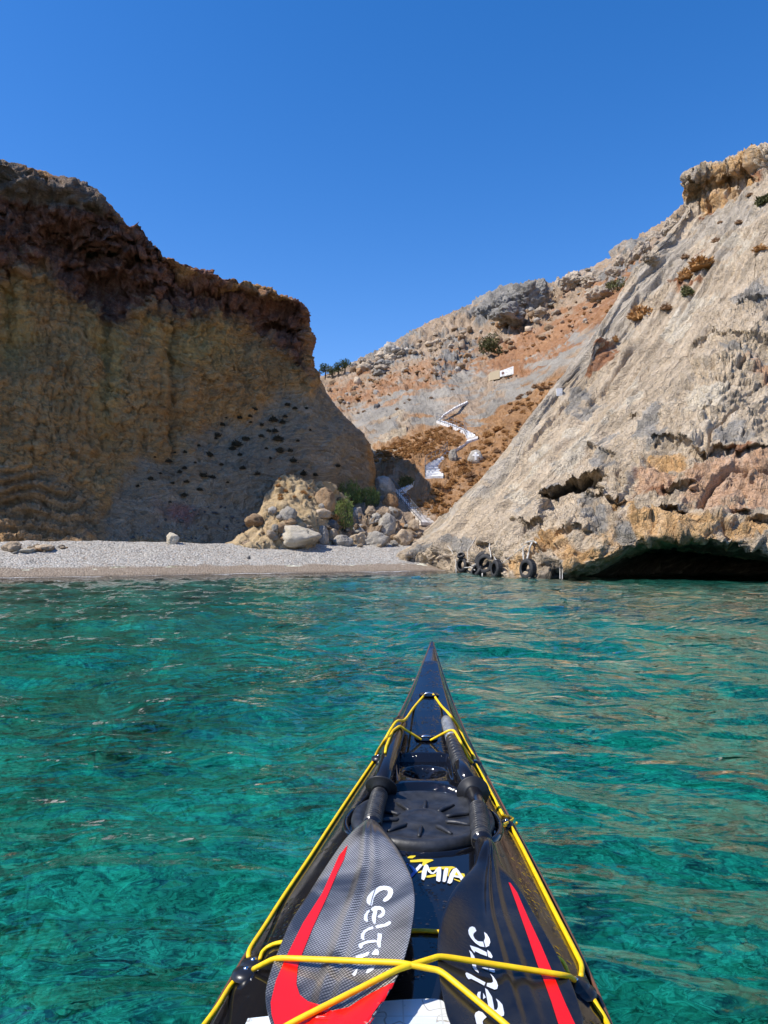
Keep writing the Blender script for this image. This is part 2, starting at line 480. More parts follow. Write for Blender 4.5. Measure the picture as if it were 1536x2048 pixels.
STAIR_PX = [[(855,1050),(796,984)], [(799,986),(827,970)], [(868,957),(868,930),(888,913),(897,907)], [(912,902),(932,889),(946,882)], [(945,878),(932,866),(906,854),(878,844)], [(875,844),(888,840),(908,827),(935,803)], [(952,914),(953,915)]]
def hill_disp(G, N, px, py, att):
    w = fbm(G * .2, 3, 52)[..., None]
    warp = G + .9 * np.concatenate([w, -w, w], -1)
    soil, slab, grey, rust = att["m_soil"], att["m_slab"], att["m_grey"], att["m_rust"]
    near = np.full(px.shape, 1e9)
    for line in STAIR_PX:
        for (x0, y0), (x1, y1) in zip(line[:-1], line[1:]):
            t_ = np.clip(((px - x0) * (x1 - x0) + (py - y0) * (y1 - y0)) / ((x1 - x0) ** 2 + (y1 - y0) ** 2), 0, 1)
            near = np.minimum(near, np.hypot(px - x0 - t_ * (x1 - x0), py - y0 - t_ * (y1 - y0)))
    calm = sstep(10, 42, near)
    far = sstep(55, 85, G[..., 1]); amp = (1 - .7 * soil) * (1 - .78 * slab)
    big = calm * .5 * fbm(G * .1, 3, 64)
    for (cx, cyy, rx, ry, a, dep) in [(1040,600,62,44,-15,2.0),(1102,592,12,34,10,-2.2),(1180,565,70,22,-5,1.2),(1265,515,24,22,0,2.0),(870,660,60,14,-28,1.4),(900,715,60,18,-20,1.6),(1000,655,60,18,-40,1.2),
                                      (1075,835,16,45,35,-1.1),(1120,790,18,36,35,-.9)]:
        big += dep * gblob(px, py, cx, cyy, rx, ry, a)
    b1, e1 = blocks(warp * .28, 61); b2, _ = blocks(warp * .75, 62); b3, _ = blocks(warp * 1.8, 63); b4, _ = blocks(G * 3.6, 65)
    d = amp * ((.5 + .9 * grey) * (.35 + far * .65) * b1 + (.5 + .5 * grey) * (.45 + .55 * far) * b2 + .52 * b3 + .34 * far * b4)
    bed = att["bed"]
    d += (slab * .55 + .25 * (1 - soil)) * terrace(fbm(bed * .7, 4, 66), 5) + slab * .10 * b2
    d += soil * (.22 * fbm(G * .7, 3, 67) + .12 * b3 + .1 * b2)
    return big, d * (.12 + .88 * calm)
hill, hillG = sheet("hillside", hill_rows, [6,22,30,34,34,30,34,44,10], [44,44,46,52,54,46], hill_disp, m_hill, {
    "m_rust": union(poly((640,790),(760,755),(900,735),(880,765),(760,790),(700,815),(650,810),soft=60), poly((880,760),(960,700),(1100,640),(1250,565),(1245,635),(1130,705),(1040,745),(960,760),soft=40),
                    poly((1200,560),(1300,500),(1300,640),(1180,650),soft=60)),
    "m_soil": union(poly((735,905),(800,880),(880,850),(960,815),(1020,800),(1075,770),(1140,745),(1120,830),(1060,910),(990,960),(960,1010),(880,1040),(800,1000),(760,985),(735,985)),
                    poly((840,830),(900,830),(990,880),(960,940),(880,900))),
    "m_slab": union(poly((690,830),(745,800),(850,778),(930,745),(985,742),(960,770),(890,800),(850,835),(790,858),(735,862),soft=24), poly((955,862),(930,835),(985,780),(1060,735),(1140,690),(1200,640),(1160,720),(1080,765),(1010,805),soft=20)),
    "m_grey": union(poly((960,600),(1010,565),(1060,548),(1098,560),(1100,590),(1060,625),(990,650),(900,650),soft=30), poly((700,730),(760,690),(840,670),(830,700),(740,735),soft=30), poly((860,730),(900,700),(950,690),(940,725),(880,740),soft=20), poly((1100,560),(1180,540),(1240,525),(1270,480),(1310,500),(1240,560),(1140,575),soft=20)),
    "m_tan": poly((740,880),(790,860),(830,850),(800,880),(750,910),soft=20)}, bed=hill_bed)

# ------------------------------------------------------------------ headland on the right
head_rows = [
    [(780,1190,44),(790,1150,34.5),(870,1150,33),(925,1190,29),(1000,1200,25.2),(1080,1210,23.6),(1170,1210,22.9),(1330,1200,29),(1536,1200,30),(1750,1220,29),(2000,1240,28)],
    [(810,1112,44),(790,1110,34.5),(870,1119,33),(925,1147,29),(1000,1155,25.2),(1080,1158,23.6),(1170,1154,25.4),(1330,1148,29),(1536,1150,29.5),(1750,1155,28),(2000,1165,27)],
    [(830,1100,45),(808,1095,35.5),(882,1106,32.2),(945,1128,28.2),(1012,1132,25.6),(1088,1136,24.2),(1180,1146,24.6),(1330,1102,27.5),(1536,1120,27.6),(1750,1130,26),(2000,1140,25)],
    [(860,1085,46),(838,1076,36.8),(898,1088,31.8),(962,1102,27.6),(1030,1103,25.5),(1098,1112,24),(1190,1124,22.9),(1330,1080,22.5),(1536,1108,21.8),(1750,1105,21),(2000,1110,20)],
    [(890,1040,48),(872,1048,38),(930,1052,32.6),(990,1060,28.2),(1060,1058,26),(1122,1056,24.6),(1205,1060,23.5),(1335,1045,22.7),(1536,1050,22),(1750,1050,21.2),(2000,1050,20.5)],
    [(930,1010,44),(912,1008,37.6),(962,1012,33.6),(1020,1018,29.8),(1088,1012,27.2),(1150,1008,25.7),(1232,1008,24.6),(1350,1000,23.6),(1536,1000,22.7),(1750,1000,22),(2000,1000,21.4)],
    [(1010,935,45),(987,935,38.3),(1030,940,35.2),(1090,950,31.6),(1150,948,28.9),(1212,940,27.1),(1290,918,25.9),(1400,892,24.9),(1536,898,24.2),(1750,890,23.6),(2000,880,23)],
    [(1110,805,47),(1082,800,39.8),(1120,820,37.9),(1180,822,35.2),(1240,815,33),(1300,796,31.2),(1370,772,29.6),(1440,752,28.6),(1536,760,27.8),(1750,740,27),(2000,720,26.5)],
    [(1220,670,49.5),(1191,664,42.2),(1228,680,41),(1278,680,39.2),(1328,658,37.6),(1376,635,36.2),(1428,613,34.8),(1482,600,33.6),(1536,590,32.8),(1750,560,31.2),(2000,520,30.2)],
    [(1305,535,52.5),(1281,524,45.2),(1313,540,44),(1350,540,42.8),(1388,521,42),(1426,500,41),(1462,480,40),(1500,460,39),(1536,440,38.2),(1750,330,36),(2000,250,34.5)],
    [(1390,440,56),(1366,433,48.2),(1387,432,47.7),(1408,424,47.1),(1432,411,46.6),(1457,398,46),(1482,385,45.4),(1510,371,44.8),(1536,358,44.2),(1750,250,42),(2000,150,40.5)],
    [(1390,405,57),(1366,402,49.4),(1386,398,48.8),(1408,390,48.3),(1432,378,47.8),(1457,366,47.2),(1482,352,46.6),(1510,338,46),(1536,325,45.4),(1750,210,43.5),(2000,100,42)],
    [(1395,380,58),(1372,356,49.8),(1392,346,49.3),(1412,335,48.9),(1436,326,48.5),(1460,318,48),(1484,309,47.5),(1510,297,47),(1536,284,46.6),(1750,160,45),(2000,40,44)],
    [(1400,440,68),(1385,410,62),(1400,400,62),(1420,390,62),(1440,382,61),(1464,376,61),(1490,366,61),(1515,356,60),(1540,346,60),(1750,220,58),(2000,100,57)]]
E1 = at(1366, 433, 48.2) - at(790, 1108, 34.5); E1 = E1 / np.linalg.norm(E1)
E3 = np.array([-.62, -.50, .60]); E3 -= E1 * (E3 @ E1); E3 /= np.linalg.norm(E3)
E2 = np.cross(E3, E1)
def head_bed(G):
    wv = fbm(G * .18, 2, 90)
    return np.stack([G @ E1 * .22, G @ E2 * .9 + wv * .6, (G @ E3) * 1.9 + wv * 1.2], -1)
def head_disp(G, N, px, py, att):
    B = att["bed"]
    slab, orange = att["m_slab"], att["m_orange"]
    face = att["f_face"]; w = fbm(G * .3, 3, 92)[..., None]
    warp = G + .8 * np.concatenate([w, -w, w * .6], -1)
    cave = gblob(px, py, 1350, 1130, 190, 34) + gblob(px, py, 1536, 1135, 160, 34)
    big = .5 * fbm(G * .13, 3, 93)
    for (cx, cyy, rx, ry, a, dep) in [(1195,715,20,30,35,1.1),(1190,800,7,30,38,-.6),(1210,590,8,30,30,-.3),(1400,520,40,20,-25,.35),(1290,622,34,20,-20,.3),
        (1420,408,30,10,-25,-.7),(1500,345,40,12,-25,-1.0),(1480,370,30,8,-25,-.9),(985,1110,8,20,0,-.4),(1050,1062,7,22,35,-.5),(820,1090,30,8,-25,-.3)]:
        big += dep * gblob(px, py, cx, cyy, rx, ry, a)
    # undercut ledges: the rock above a line juts out, the rock below it is cut back
    led = np.zeros(px.shape); jag = 6 * fbm(G * .8, 3, 141)
    for pts, dep, hb, bul in (([(1078,990),(1120,976),(1165,960),(1215,952)], 1.7, 40, .5), ([(1155,988),(1200,986),(1262,1004)], .65, 20, .35), ([(1292,1032),(1335,1012),(1378,1014)], .8, 16, .35)        ,
                              ([(1300,884),(1340,870),(1400,886),(1450,880),(1500,890),(1600,905)], .3, 16, .3), ([(1322,960),(1360,972),(1396,976)], .6, 12, .25), ([(1462,1014),(1510,1026),(1600,1032)], .5, 18, .3),
                              ([(1170,888),(1205,903),(1240,918)], .3, 14, .25), ([(1375,694),(1430,664),(1480,672),(1600,694)], .16, 30, .25), ([(1462,626),(1500,600),(1600,588)], .14, 34, .25),
                              ([(1250,834),(1295,824)], .6, 12, .2), ([(1395,818),(1425,808)], .5, 10, .2), ([(1020,1040),(1060,1046),(1095,1040)], .4, 16, .3), ([(930,1088),(960,1080),(985,1084)], .4, 10, .2), ([(1105,1068),(1140,1060),(1185,1066)], .4, 12, .15)):
        xs, ys = [q[0] for q in pts], [q[1] for q in pts]
        dy = py + jag - np.interp(px, xs, ys); win = sstep(0, 14, px - xs[0]) * sstep(0, 14, xs[-1] - px)
        led += win * np.where(dy > 0, -dep * sstep(0, 9, dy) * np.exp(-(dy / hb) ** 2), bul * np.exp(dy / (hb * .8)))
    att["_led"] = led
    b1, _ = blocks(warp * .45, 101, .7); b2, _ = blocks(warp * 1.1, 102); b3, _ = blocks(warp * 2.6, 103); b4, _ = blocks(G * 6.0, 108)
    s1, _ = blocks(B * np.array([1.1, .55, .9]), 104); s2, _ = blocks(B * np.array([2.6, 1.4, 2.0]), 105); s3, _ = blocks(B * np.array([5.5, 3.2, 4.5]), 106)
    sm = (1 - .45 * slab)
    ter = terrace(fbm(B * np.array([.55, .8, .55]), 4, 97), 7, .10)
    ter2 = terrace(fbm(B * np.array([1.3, 2.2, 1.4]) + 9, 3, 98), 5, .12)
    d = sm * (1 - face) * (.10 * s1 + .10 * s2 + .09 * s3 + .04 * b3) + (1 - face) * (.16 * ter + .12 * ter2) * (.55 + .45 * sm)
    d += face * (.27 * b1 + .21 * b2 + .16 * b3 + .08 * b4 + .06 * s1)
    for (fq, wq, dq, sq) in ((.22, .022, .55, 131), (.5, .03, .28, 132), (1.1, .04, .13, 133)):
        q = perlin(G * np.array([1, 1, 1.9]) * fq + .25 * w + sq, sq)
        d -= face * dq * np.exp(-(q / wq) ** 2) * sstep(-.2, .2, perlin(G * .21 + sq, sq + 9))
    wig = .35 * fbm(G * .5, 3, 111)
    for (fb, ampl, wv, sd) in ((.33, .50, 1.3, 112), (.8, .36, .9, 113), (1.9, .19, .7, 114)):
        low = np.stack([(G @ E1) * .055, (G @ E2) * fb * .35, (G @ E3) * .2], -1)
        ph = -(G @ E2) * fb + wv * perlin(low + sd, sd) + .25 * wig + .35 * (G @ E3) * fb
        f = ph - np.floor(ph)
        rs_ = _h(np.floor(ph).astype(np.int64), np.floor((G @ E1) * .09 * fb * 3 + .6 * wig).astype(np.int64), np.zeros(ph.shape, np.int64), sd).astype(np.float64) / 4294967296.0
        d += (1 - .72 * face) * ampl * (.25 + 1.1 * rs_) * (f * sstep(1.0, .90, f) - .45)
    rill = ridged(np.stack([B[..., 0] * .5, B[..., 1] * .8, B[..., 2] * .2], -1), 3, 96)
    big -= (1 - face) * .14 * sm * rill
    d += att["f_crag"] * (.8 * blocks(warp * .28, 107)[0] + .6 * b1 + .3 * b2)
    edge = sstep(0, 40, px - np.interp(py, [435,525,665,800,935,1010,1050,1078,1110], [1366,1281,1191,1082,987,912,872,838,790]))
    return big * (.35 + .65 * edge), d * (.75 + .25 * edge) * (1 - .75 * np.clip(cave, 0, 1))
head_masks = {
    "f_face": poly((900,1200),(925,1100),(1000,1040),(1085,965),(1180,930),(1230,850),(1330,740),(1400,660),(1480,560),(1536,520),(2100,300),(2100,1300),(900,1300), soft=110),
    "f_crag": poly((1340,440),(1350,390),(1440,390),(1536,345),(2100,40),(2100,-60),(1300,260), soft=24),
    "m_slab": union(poly((1380,440),(1460,400),(1520,385),(1440,470),(1380,520),(1330,590),(1270,650),(1200,720),(1120,810),(1060,890),(980,960),(900,1030),(800,1090),(900,1000),(1000,900),(1080,790),(1190,650),(1280,520), soft=50),
                    poly((1536,380),(1500,430),(1420,470),(1450,440), soft=30)),
    "m_pale": lambda x, y: np.maximum.reduce([gblob(x,y,1150,890,60,20,-48), gblob(x,y,1240,800,70,14,-45), gblob(x,y,1360,640,80,16,-42), .8*gblob(x,y,1410,800,70,60), gblob(x,y,1320,420,30,14,-45), gblob(x,y,1050,960,60,16,-45), .8*gblob(x,y,1470,480,80,16,-35)]),
    "m_orange": lambda x, y: np.maximum.reduce([gblob(x,y,1030,1100,14,26), gblob(x,y,1110,1085,40,26), gblob(x,y,1155,1105,26,18), gblob(x,y,1250,1000,26,16), gblob(x,y,1215,1085,26,16), gblob(x,y,1340,1050,50,22,5), gblob(x,y,1330,920,50,24), gblob(x,y,1500,1070,50,20), gblob(x,y,1410,375,60,34,-25), .9*gblob(x,y,1470,375,50,10,-25), gblob(x,y,1510,325,60,26,-25), .85*gblob(x,y,1340,1052,180,34,3), .8*gblob(x,y,1140,1085,110,30)]),
    "m_pink": lambda x, y: np.maximum.reduce([gblob(x,y,1450,970,60,36,10), gblob(x,y,1500,920,40,22,-20), gblob(x,y,1400,950,40,20), gblob(x,y,1520,1010,40,26), .8*gblob(x,y,1520,730,26,60), gblob(x,y,1300,945,40,14), 1.0*gblob(x,y,1470,965,110,75), .8*gblob(x,y,1320,960,70,40)]),
    "m_grey": lambda x, y: np.maximum.reduce([gblob(x,y,1480,690,60,14,5), gblob(x,y,1510,600,40,40), gblob(x,y,1240,1050,22,26), gblob(x,y,1130,980,70,14,-8), gblob(x,y,1220,900,40,20,20), gblob(x,y,1310,840,30,30), gblob(x,y,1200,1015,26,26), .9*gblob(x,y,1450,860,50,10,-10), gblob(x,y,1050,1020,40,30), gblob(x,y,880,1090,70,16,-25), gblob(x,y,1420,322,50,9,-25), gblob(x,y,1180,800,30,16,-45), .7*gblob(x,y,1330,490,50,16,-45)]),
    "m_rust": lambda x, y: np.maximum.reduce([gblob(x,y,1420,410,22,10,-25), .9*gblob(x,y,1500,355,60,10,-25), gblob(x,y,1370,560,40,10,-30), gblob(x,y,1205,715,16,24,30), .8*gblob(x,y,1330,985,40,14), .8*gblob(x,y,1460,880,50,10,-10), .7*gblob(x,y,1225,690,10,30,30)])}
def head_fn():
    global head_masks
    head_masks["m_wet_cave"] = lambda x, y: poly((900,1144),(1000,1146),(1100,1148),(1160,1150),(1250,1110),(1330,1082),(1536,1112),(2100,1120),(2100,1300),(880,1300),(880,1160), soft=14)(x, y)  # wet rim along the waterline; the cave interior is darkened as well
    return sheet("headland", head_rows, [3,10,14,24,28,48,62,62,54,40,14,18,6], [5,36,38,38,42,42,46,56,50,14,6], head_disp, m_head, head_masks, bed=head_bed)
head, headG = head_fn()

# ------------------------------------------------------------------ gravel bank at the cliff foot, beach, seabed
bank_rows = [
    [(440,1096,34.0),(500,1060,35.0),(530,1000,36.5),(562,958,37.0),(606,956,37.8),(655,970,39.4),(695,1002,40.4)],
    [(455,1097,33.4),(508,1050,34.4),(538,1008,35.8),(568,976,36.4),(606,972,37),(652,992,38.4),(690,1030,39.6)],
    [(470,1097,33.0),(518,1065,33.7),(553,1022,34.9),(588,1002,35.6),(620,1005,36),(655,1025,37.2),(685,1050,38.4)],
    [(480,1098,32.7),(530,1080,33.2),(570,1060,33.7),(605,1050,34.3),(635,1050,34.9),(660,1060,35.7),(680,1070,37.2)],
    [(480,1120,32.5),(530,1120,32.8),(575,1120,33.2),(610,1120,33.8),(640,1120,34.4),(660,1120,35.2),(680,1120,36.3)]]
bank, bankG = sheet("gravel_bank", bank_rows, 26, 24, lambda G, N, x, y, a: (0 * x, .24 * fbm(G * .6, 3, 120) + .20 * blocks(G * 1.7, 121)[0] + .10 * blocks(G * 5, 122)[0]), m_bank, {})

SH0 = np.array([at(0, 1158, 1)[0]]); 
# shoreline: a straight waterline seen from (px 0, y 1158) to (px 900, y 1141)
def water_hit(px, py, z=0.0):
    d = at(px, py, 1.0) - np.array([0, 0, CAMZ]); k = (z - CAMZ) / d[2]; return np.array([0, 0, CAMZ]) + d * k
sA, sB = water_hit(0, 1158), water_hit(900, 1142.5)
sT = (sB - sA) / np.linalg.norm(sB - sA); sN = np.array([-sT[1], sT[0], 0])
def shore_d(X, Y):
    w = .35 * np.sin(X * .5 + 1) + .2 * np.sin(X * 1.3)
    return (X - sA[0]) * sN[0] + (Y - sA[1]) * sN[1] + w * .35
def beach_z(X, Y):
    d = shore_d(X, Y)
    crest = 5.6 + .25 * np.sin(X * .4)
    z = np.where(d < 1.9, d * .155, .295 + (d - 1.9) * .235)
    z = np.where(d > crest, (.295 + (crest - 1.9) * .235) - .02 * (d - crest), z)
    z = np.where(d < 0, d * .17, z)
    return np.maximum(z, -1.2)
nb, nd_ = 520, 190
tt = np.linspace(-14, 30, nb); dd = np.concatenate([np.linspace(-3.2, 6.2, nd_ - 12), np.linspace(6.4, 14, 12)])
T2, D2 = np.meshgrid(tt, dd)
BX = sA[0] + T2 * sT[0] + D2 * sN[0]; BY = sA[1] + T2 * sT[1] + D2 * sN[1]
BP = np.stack([BX, BY, np.zeros_like(BX)], -1)
dsh = shore_d(BX, BY)
peb = sstep(1.5, 2.2, dsh + .35 * fbm(BP * .8, 3, 130))
BZ = beach_z(BX, BY) + peb * (.05 * fbm(BP * 1.1, 3, 131) + .035 * (.5 - np.clip(blocks(BP * 6.5, 132)[1], 0, .6))) + .015 * fbm(BP * 1.5, 3, 133)
BG = np.stack([BX, BY, BZ], -1)
t = NT("beach_pebbles"); P = t.obj()
pv = t.vor(P, 15, 'F1', 'Color'); pd = t.vor(P, 15, 'F1', 'Distance')
sepn = t.n("SeparateColor"); t.put(sepn.inputs[0], pv)
pc = t.ramp(sepn.outputs[0], [(0, (.20, .18, .15)), (.35, (.36, .335, .29)), (.75, (.48, .45, .395)), (.93, (.37, .29, .215)), (1, (.62, .59, .53))])
wet = t.mix(t.noise(P, 3, 5), (.17, .125, .085), (.31, .24, .17))
fine = t.mix(t.mr(sepn.outputs[1], .2, 1), wet, t.mix(.5, wet, (.42, .36, .29)))
low = t.mix(t.mr(t.attr("dsh"), .0, .55), (.10, .078, .055), fine)
pmask = t.mr(t.math('ADD', t.attr("peb"), t.math('MULTIPLY', t.math('SUBTRACT', t.noise(P, 2.0, 5), .5), 1.1)), .25, .75)
col = t.mix(pmask, low, pc)
foam = t.math('MULTIPLY', t.mr(t.math('ABSOLUTE', t.math('SUBTRACT', t.attr("dsh"), t.math('MULTIPLY', t.noise(P, 1.2, 3), .35))), .05, .0), t.mr(t.noise(P, .35, 2), .45, .6))
col = t.mix(foam, col, (.75, .76, .74))
t.set(color=col, rough=t.mr(t.attr("dsh"), 0, .4, .35, .9), spec=.25, normal=t.bump(t.math('SUBTRACT', 1.0, pd), .05, .9))
beach = mk("beach", BG, grid_faces(*BG.shape[:2]), t.m, attrs={"dsh": dsh.ravel(), "peb": peb.ravel()})
tag(beach, kind="structure")
# ------------------------------------------------------------------ seabed and water
def polar(r, th):
    R, T = np.meshgrid(r, th, indexing='ij'); return R * np.sin(T), R * np.cos(T)
def angles(nf, nbk, half=62):
    a = np.radians(np.linspace(-half, half, nf)); b = np.radians(np.linspace(half, 360 - half, nbk + 2))[1:-1]
    return np.concatenate([a, b])
def ring_mesh(r, th, zf, centre_z):
    X, Y = polar(r, th); Z = zf(X, Y)
    V = np.stack([X, Y, Z], -1)
    n, m = X.shape
    F = grid_faces(n, m, True)
    return V, F, n, m

def bed_z(X, Y):
    P = np.stack([X, Y, np.zeros_like(X)], -1)
    d = shore_d(X, Y)
    z = np.where(d > -4, .17 * d, -.68 + .085 * (d + 4))
    z = np.maximum(z, -2.7 + .02 * np.minimum(d + 26, 0)); z = np.maximum(z, -9)
    deep = sstep(-1, -8, d)
    b, e = blocks(P * np.array([.55, .45, 1]) + .5 * fbm(P * .5, 2, 140)[..., None], 141, .5)
    b2, e2 = blocks(P * 1.5, 142, .5)
    rk = sstep(-.05, .35, fbm(P * .16, 2, 143) + .1)
    z = z + deep * (.45 * fbm(P * .18, 3, 144) + rk * (.75 * np.clip(b + .1, 0, 1) * sstep(0, .25, e) + .28 * np.clip(b2, -.2, 1) * sstep(0, .2, e2)) + .05 * fbm(P * 2, 3, 145))
    return np.where(d > 2, np.minimum(z, -.5), z) - .03
rr = np.concatenate([np.geomspace(.25, 45, 300), np.geomspace(50, 600, 12)])
V, F, n, m = ring_mesh(rr, angles(300, 60), bed_z, 0)
flat = V.reshape(-1, 3); flat = np.vstack([flat, [[0, 0, flat[:m, 2].mean()]]])
Fl = [tuple(f) for f in F] ; Fl += [(len(flat) - 1, (j + 1) % m, j) for j in range(m)]
t = NT("seabed_stones"); P = t.obj()
n1 = t.noise(P, .8, 4, .6, 1.0); n2 = t.noise(P, 3.6, 5, .65, 1.2); n3 = t.noise(P, 11, 4, .6, .8)
mixv = t.math('ADD', t.math('MULTIPLY', n1, .5), t.math('ADD', t.math('MULTIPLY', n2, .38), t.math('MULTIPLY', n3, .2)))
c = t.ramp(mixv, [(.44, (.03, .035, .016)), (.48, (.14, .14, .075)), (.52, (.46, .44, .31)), (.58, (.95, .93, .78))])
wv = t.n("VectorMath", operation='ADD'); t.put(wv.inputs[0], P); t.put(wv.inputs[1], t.noise(P, 2.5, 2, .5, color=True))
v = t.vor(wv.outputs[0], 2.6, 'F1', 'Color'); sx = t.n("SeparateColor"); t.put(sx.inputs[0], v)
gap = t.mr(t.vor(wv.outputs[0], 2.6, 'DISTANCE_TO_EDGE'), .02, .10)
stone = t.mix(t.mr(sx.outputs[1], 0, 1), (.22, .22, .13), (.97, .95, .82))
c = t.mix(t.math('MULTIPLY', t.mr(sx.outputs[0], .45, .6), .7), c, stone)
c = t.mix(t.math('MULTIPLY', t.math('SUBTRACT', 1.0, gap), .7), c, (.03, .035, .02))
t.set(color=c, rough=.95, spec=.1, normal=t.bump(n2, .1))
seabed = mk("seabed", flat, Fl, t.m); tag(seabed, kind="structure")

def wave_z(X, Y):
    P = np.stack([X, Y, np.zeros_like(X)], -1)
    r = np.hypot(X, Y)
    calm = .35 + .65 * sstep(-.2, -6, shore_d(X, Y))
    a = math.radians(-18)
    U = np.stack([X * math.cos(a) + Y * math.sin(a), (-X * math.sin(a) + Y * math.cos(a)) * 1.75, 0 * X], -1)
    w = .5 * fbm(U * .35, 2, 159)[..., None]; Uw = U + np.concatenate([w, -w, 0 * w], -1)
    h = .085 * perlin(Uw * .42, 150) + .062 * perlin(Uw * .95 + 3, 151) + .034 * perlin(Uw * 2.1 + 7, 152)
    rg = 1 - np.abs(perlin(Uw * 1.35 + 11, 154)) * 2
    h += .012 * rg
    h += .0055 * perlin(Uw * 4.7 + 5, 153) * sstep(22, 8, r)
    h *= np.where(r > 80, 0, 1)
    return h * calm
rw = np.concatenate([np.geomspace(.12, 46, 620), np.geomspace(50, 900, 14)])
th = angles(620, 70)
V, F, n, m = ring_mesh(rw, th, wave_z, 0)
top = V.reshape(-1, 3)
low = V[-1].copy(); low[:, 2] = -14
verts = np.vstack([top, low, [[0, 0, top[:m, 2].mean()]], [[0, 0, -14]]])
iL = len(top); iT = iL + m; iB = iT + 1
j = np.arange(m); j2 = (j + 1) % m
quads = np.vstack([F, np.stack([(n - 1) * m + j, (n - 1) * m + j2, iL + j2, iL + j], -1)])
tris = [(iT, int((k + 1) % m), int(k)) for k in range(m)] + [(iB, int(iL + k), int(iL + (k + 1) % m)) for k in range(m)]
t = NT("sea_water"); t.t.nodes.remove(t.b)
P = t.obj()
mp = t.mapv(P, (1, 1.7, 1), (0, 0, math.radians(18)))
b1 = t.noise(mp, 3.6, 1.5, .5, .8); b2 = t.noise(mp, 15, 1, .5, .5)
nrm = t.bump(t.math('ADD', t.math('MULTIPLY', b1, 1.0), t.math('MULTIPLY', b2, .13)), .040, 1.0)
fr = t.n("Fresnel"); fr.inputs[0].default_value = 1.333; t.put(fr.inputs['Normal'], nrm)
gl = t.n("BsdfGlossy"); gl.inputs['Roughness'].default_value = .02; t.put(gl.inputs['Normal'], nrm); gl.inputs['Color'].default_value = (1, 1, 1, 1)
rf = t.n("BsdfRefraction"); rf.inputs['IOR'].default_value = 1.333; rf.inputs['Roughness'].default_value = .0; t.put(rf.inputs['Normal'], nrm)
tr = t.n("BsdfTransparent")
m1 = t.n("MixShader"); m1.inputs[0].default_value = .6
t.t.links.new(tr.outputs[0], m1.inputs[1]); t.t.links.new(rf.outputs[0], m1.inputs[2])
m2 = t.n("MixShader"); t.t.links.new(fr.outputs[0], m2.inputs[0]); t.t.links.new(m1.outputs[0], m2.inputs[1]); t.t.links.new(gl.outputs[0], m2.inputs[2])
t.t.links.new(m2.outputs[0], t.out.inputs['Surface'])
va = t.n("VolumeAbsorption"); va.inputs['Color'].default_value = (.02, .938, .912, 1); va.inputs['Density'].default_value = .55
t.t.links.new(va.outputs[0], t.out.inputs['Volume'])
water = mk("water", verts, [tuple(q) for q in quads] + tris, t.m); tag(water, kind="structure")
# ------------------------------------------------------------------ kayak
def sheer_z(Y):
    Y = np.asarray(Y, float)
    return np.where(Y > .7, .27 + .255 * (np.clip(Y - .7, 0, None) / 2.3) ** 2, .27 + .10 * (np.clip(.7 - Y, 0, None) / 3.1) ** 2)
def ray(px, py):
    d = at(px, py, 1.0) - np.array([0, 0, CAMZ]); return d
def solve_sheer(px, py):
    d = ray(px, py); Y = 1.5
    for _ in range(60): Y = .5 * Y + .5 * float((CAMZ - sheer_z(Y)) / -d[2])
    return np.array([0, 0, CAMZ]) + d * Y
EL = [(862,1284),(851,1309),(838,1342),(809,1413),(784,1458),(752,1515),(698,1592),(665,1640),(580,1768),(490,1910),(405,2048)]
ER = [(863,1284),(873,1309),(890,1359),(910,1418),(929,1458),(968,1537),(993,1579),(1014,1626),(1036,1668),(1087,1764),(1143,1876),(1168,1922),(1196,1988),(1220,2048)]
pl = np.array([solve_sheer(*p) for p in EL])[::-1]; pr = np.array([solve_sheer(*p) for p in ER])[::-1]
YT = float(pl[-1, 1])
Yn = np.linspace(.96, YT, 40)
xl = np.interp(Yn, pl[:, 1], pl[:, 0]); xr = np.interp(Yn, pr[:, 1], pr[:, 0])
pc_ = np.polyfit(Yn, (xl + xr) / 2, 1)
def centre(Y): return pc_[0] * np.asarray(Y, float) + pc_[1]
hw_f = np.poly1d(np.polyfit(Yn, np.abs(xr - xl) / 2, 4))
w096 = float(hw_f(.98))
def halfw(Y):
    Y = np.asarray(Y, float)
    f = np.clip(hw_f(np.clip(Y, .98, YT)), .004, 1)
    u = np.clip((.98 - Y) / 1.1, 0, 1); v = np.clip((-.12 - Y) / 2.25, 0, 1)
    mid = w096 + (.285 - w096) * np.sin(u * math.pi / 2)
    aft = .285 * np.clip(1 - v ** 2.1, 0.0, 1) + .004
    return np.where(Y > .98, f, np.where(Y > -.12, mid, aft))
def crown(Y): return np.interp(Y, [-2.4, -1, .4, .9, 1.5, 2.2, 2.7, YT - .1, YT], [.01, .03, .05, .055, .058, .05, .032, .010, .003])
def deck_base(X, Y):
    t = (X - centre(Y)) / halfw(Y); a = np.abs(t)
    g = np.where(a < .62, 1 - .10 * (a / .62) ** 2, .90 - .82 * np.clip((a - .62) / .35, 0, 1) ** 1.15)
    g = np.where(a > .97, .08 - .3 * (a - .97) / .03, g)
    return sheer_z(Y) + crown(Y) * g
HC = (float(centre(1.535)) + .004, 1.535); HR = .140
CC = (float(centre(1.80)), 1.80)
def deck_z(X, Y):
    z = deck_base(X, Y)
    r = np.hypot(X - HC[0], (Y - HC[1]) / 1.08)
    flat = float(deck_base(HC[0], HC[1])) - .012
    k = sstep(HR + .016, HR + .006, r); z = z * (1 - k) + k * (flat - .012)
    u = np.abs(X - CC[0]); v = np.abs(Y - CC[1])
    sq = sstep(.064, .056, u) * sstep(.082, .074, v) * (1 - k)
    cz = float(deck_base(CC[0], CC[1]))
    z = z * (1 - sq) + sq * (cz - .010)
    rc = np.hypot((X - CC[0]), (Y - CC[1] + .012))
    z = z - sq * .055 * sstep(.052, .022, rc)
    return z
t = NT("kayak_gloss"); P = t.obj()
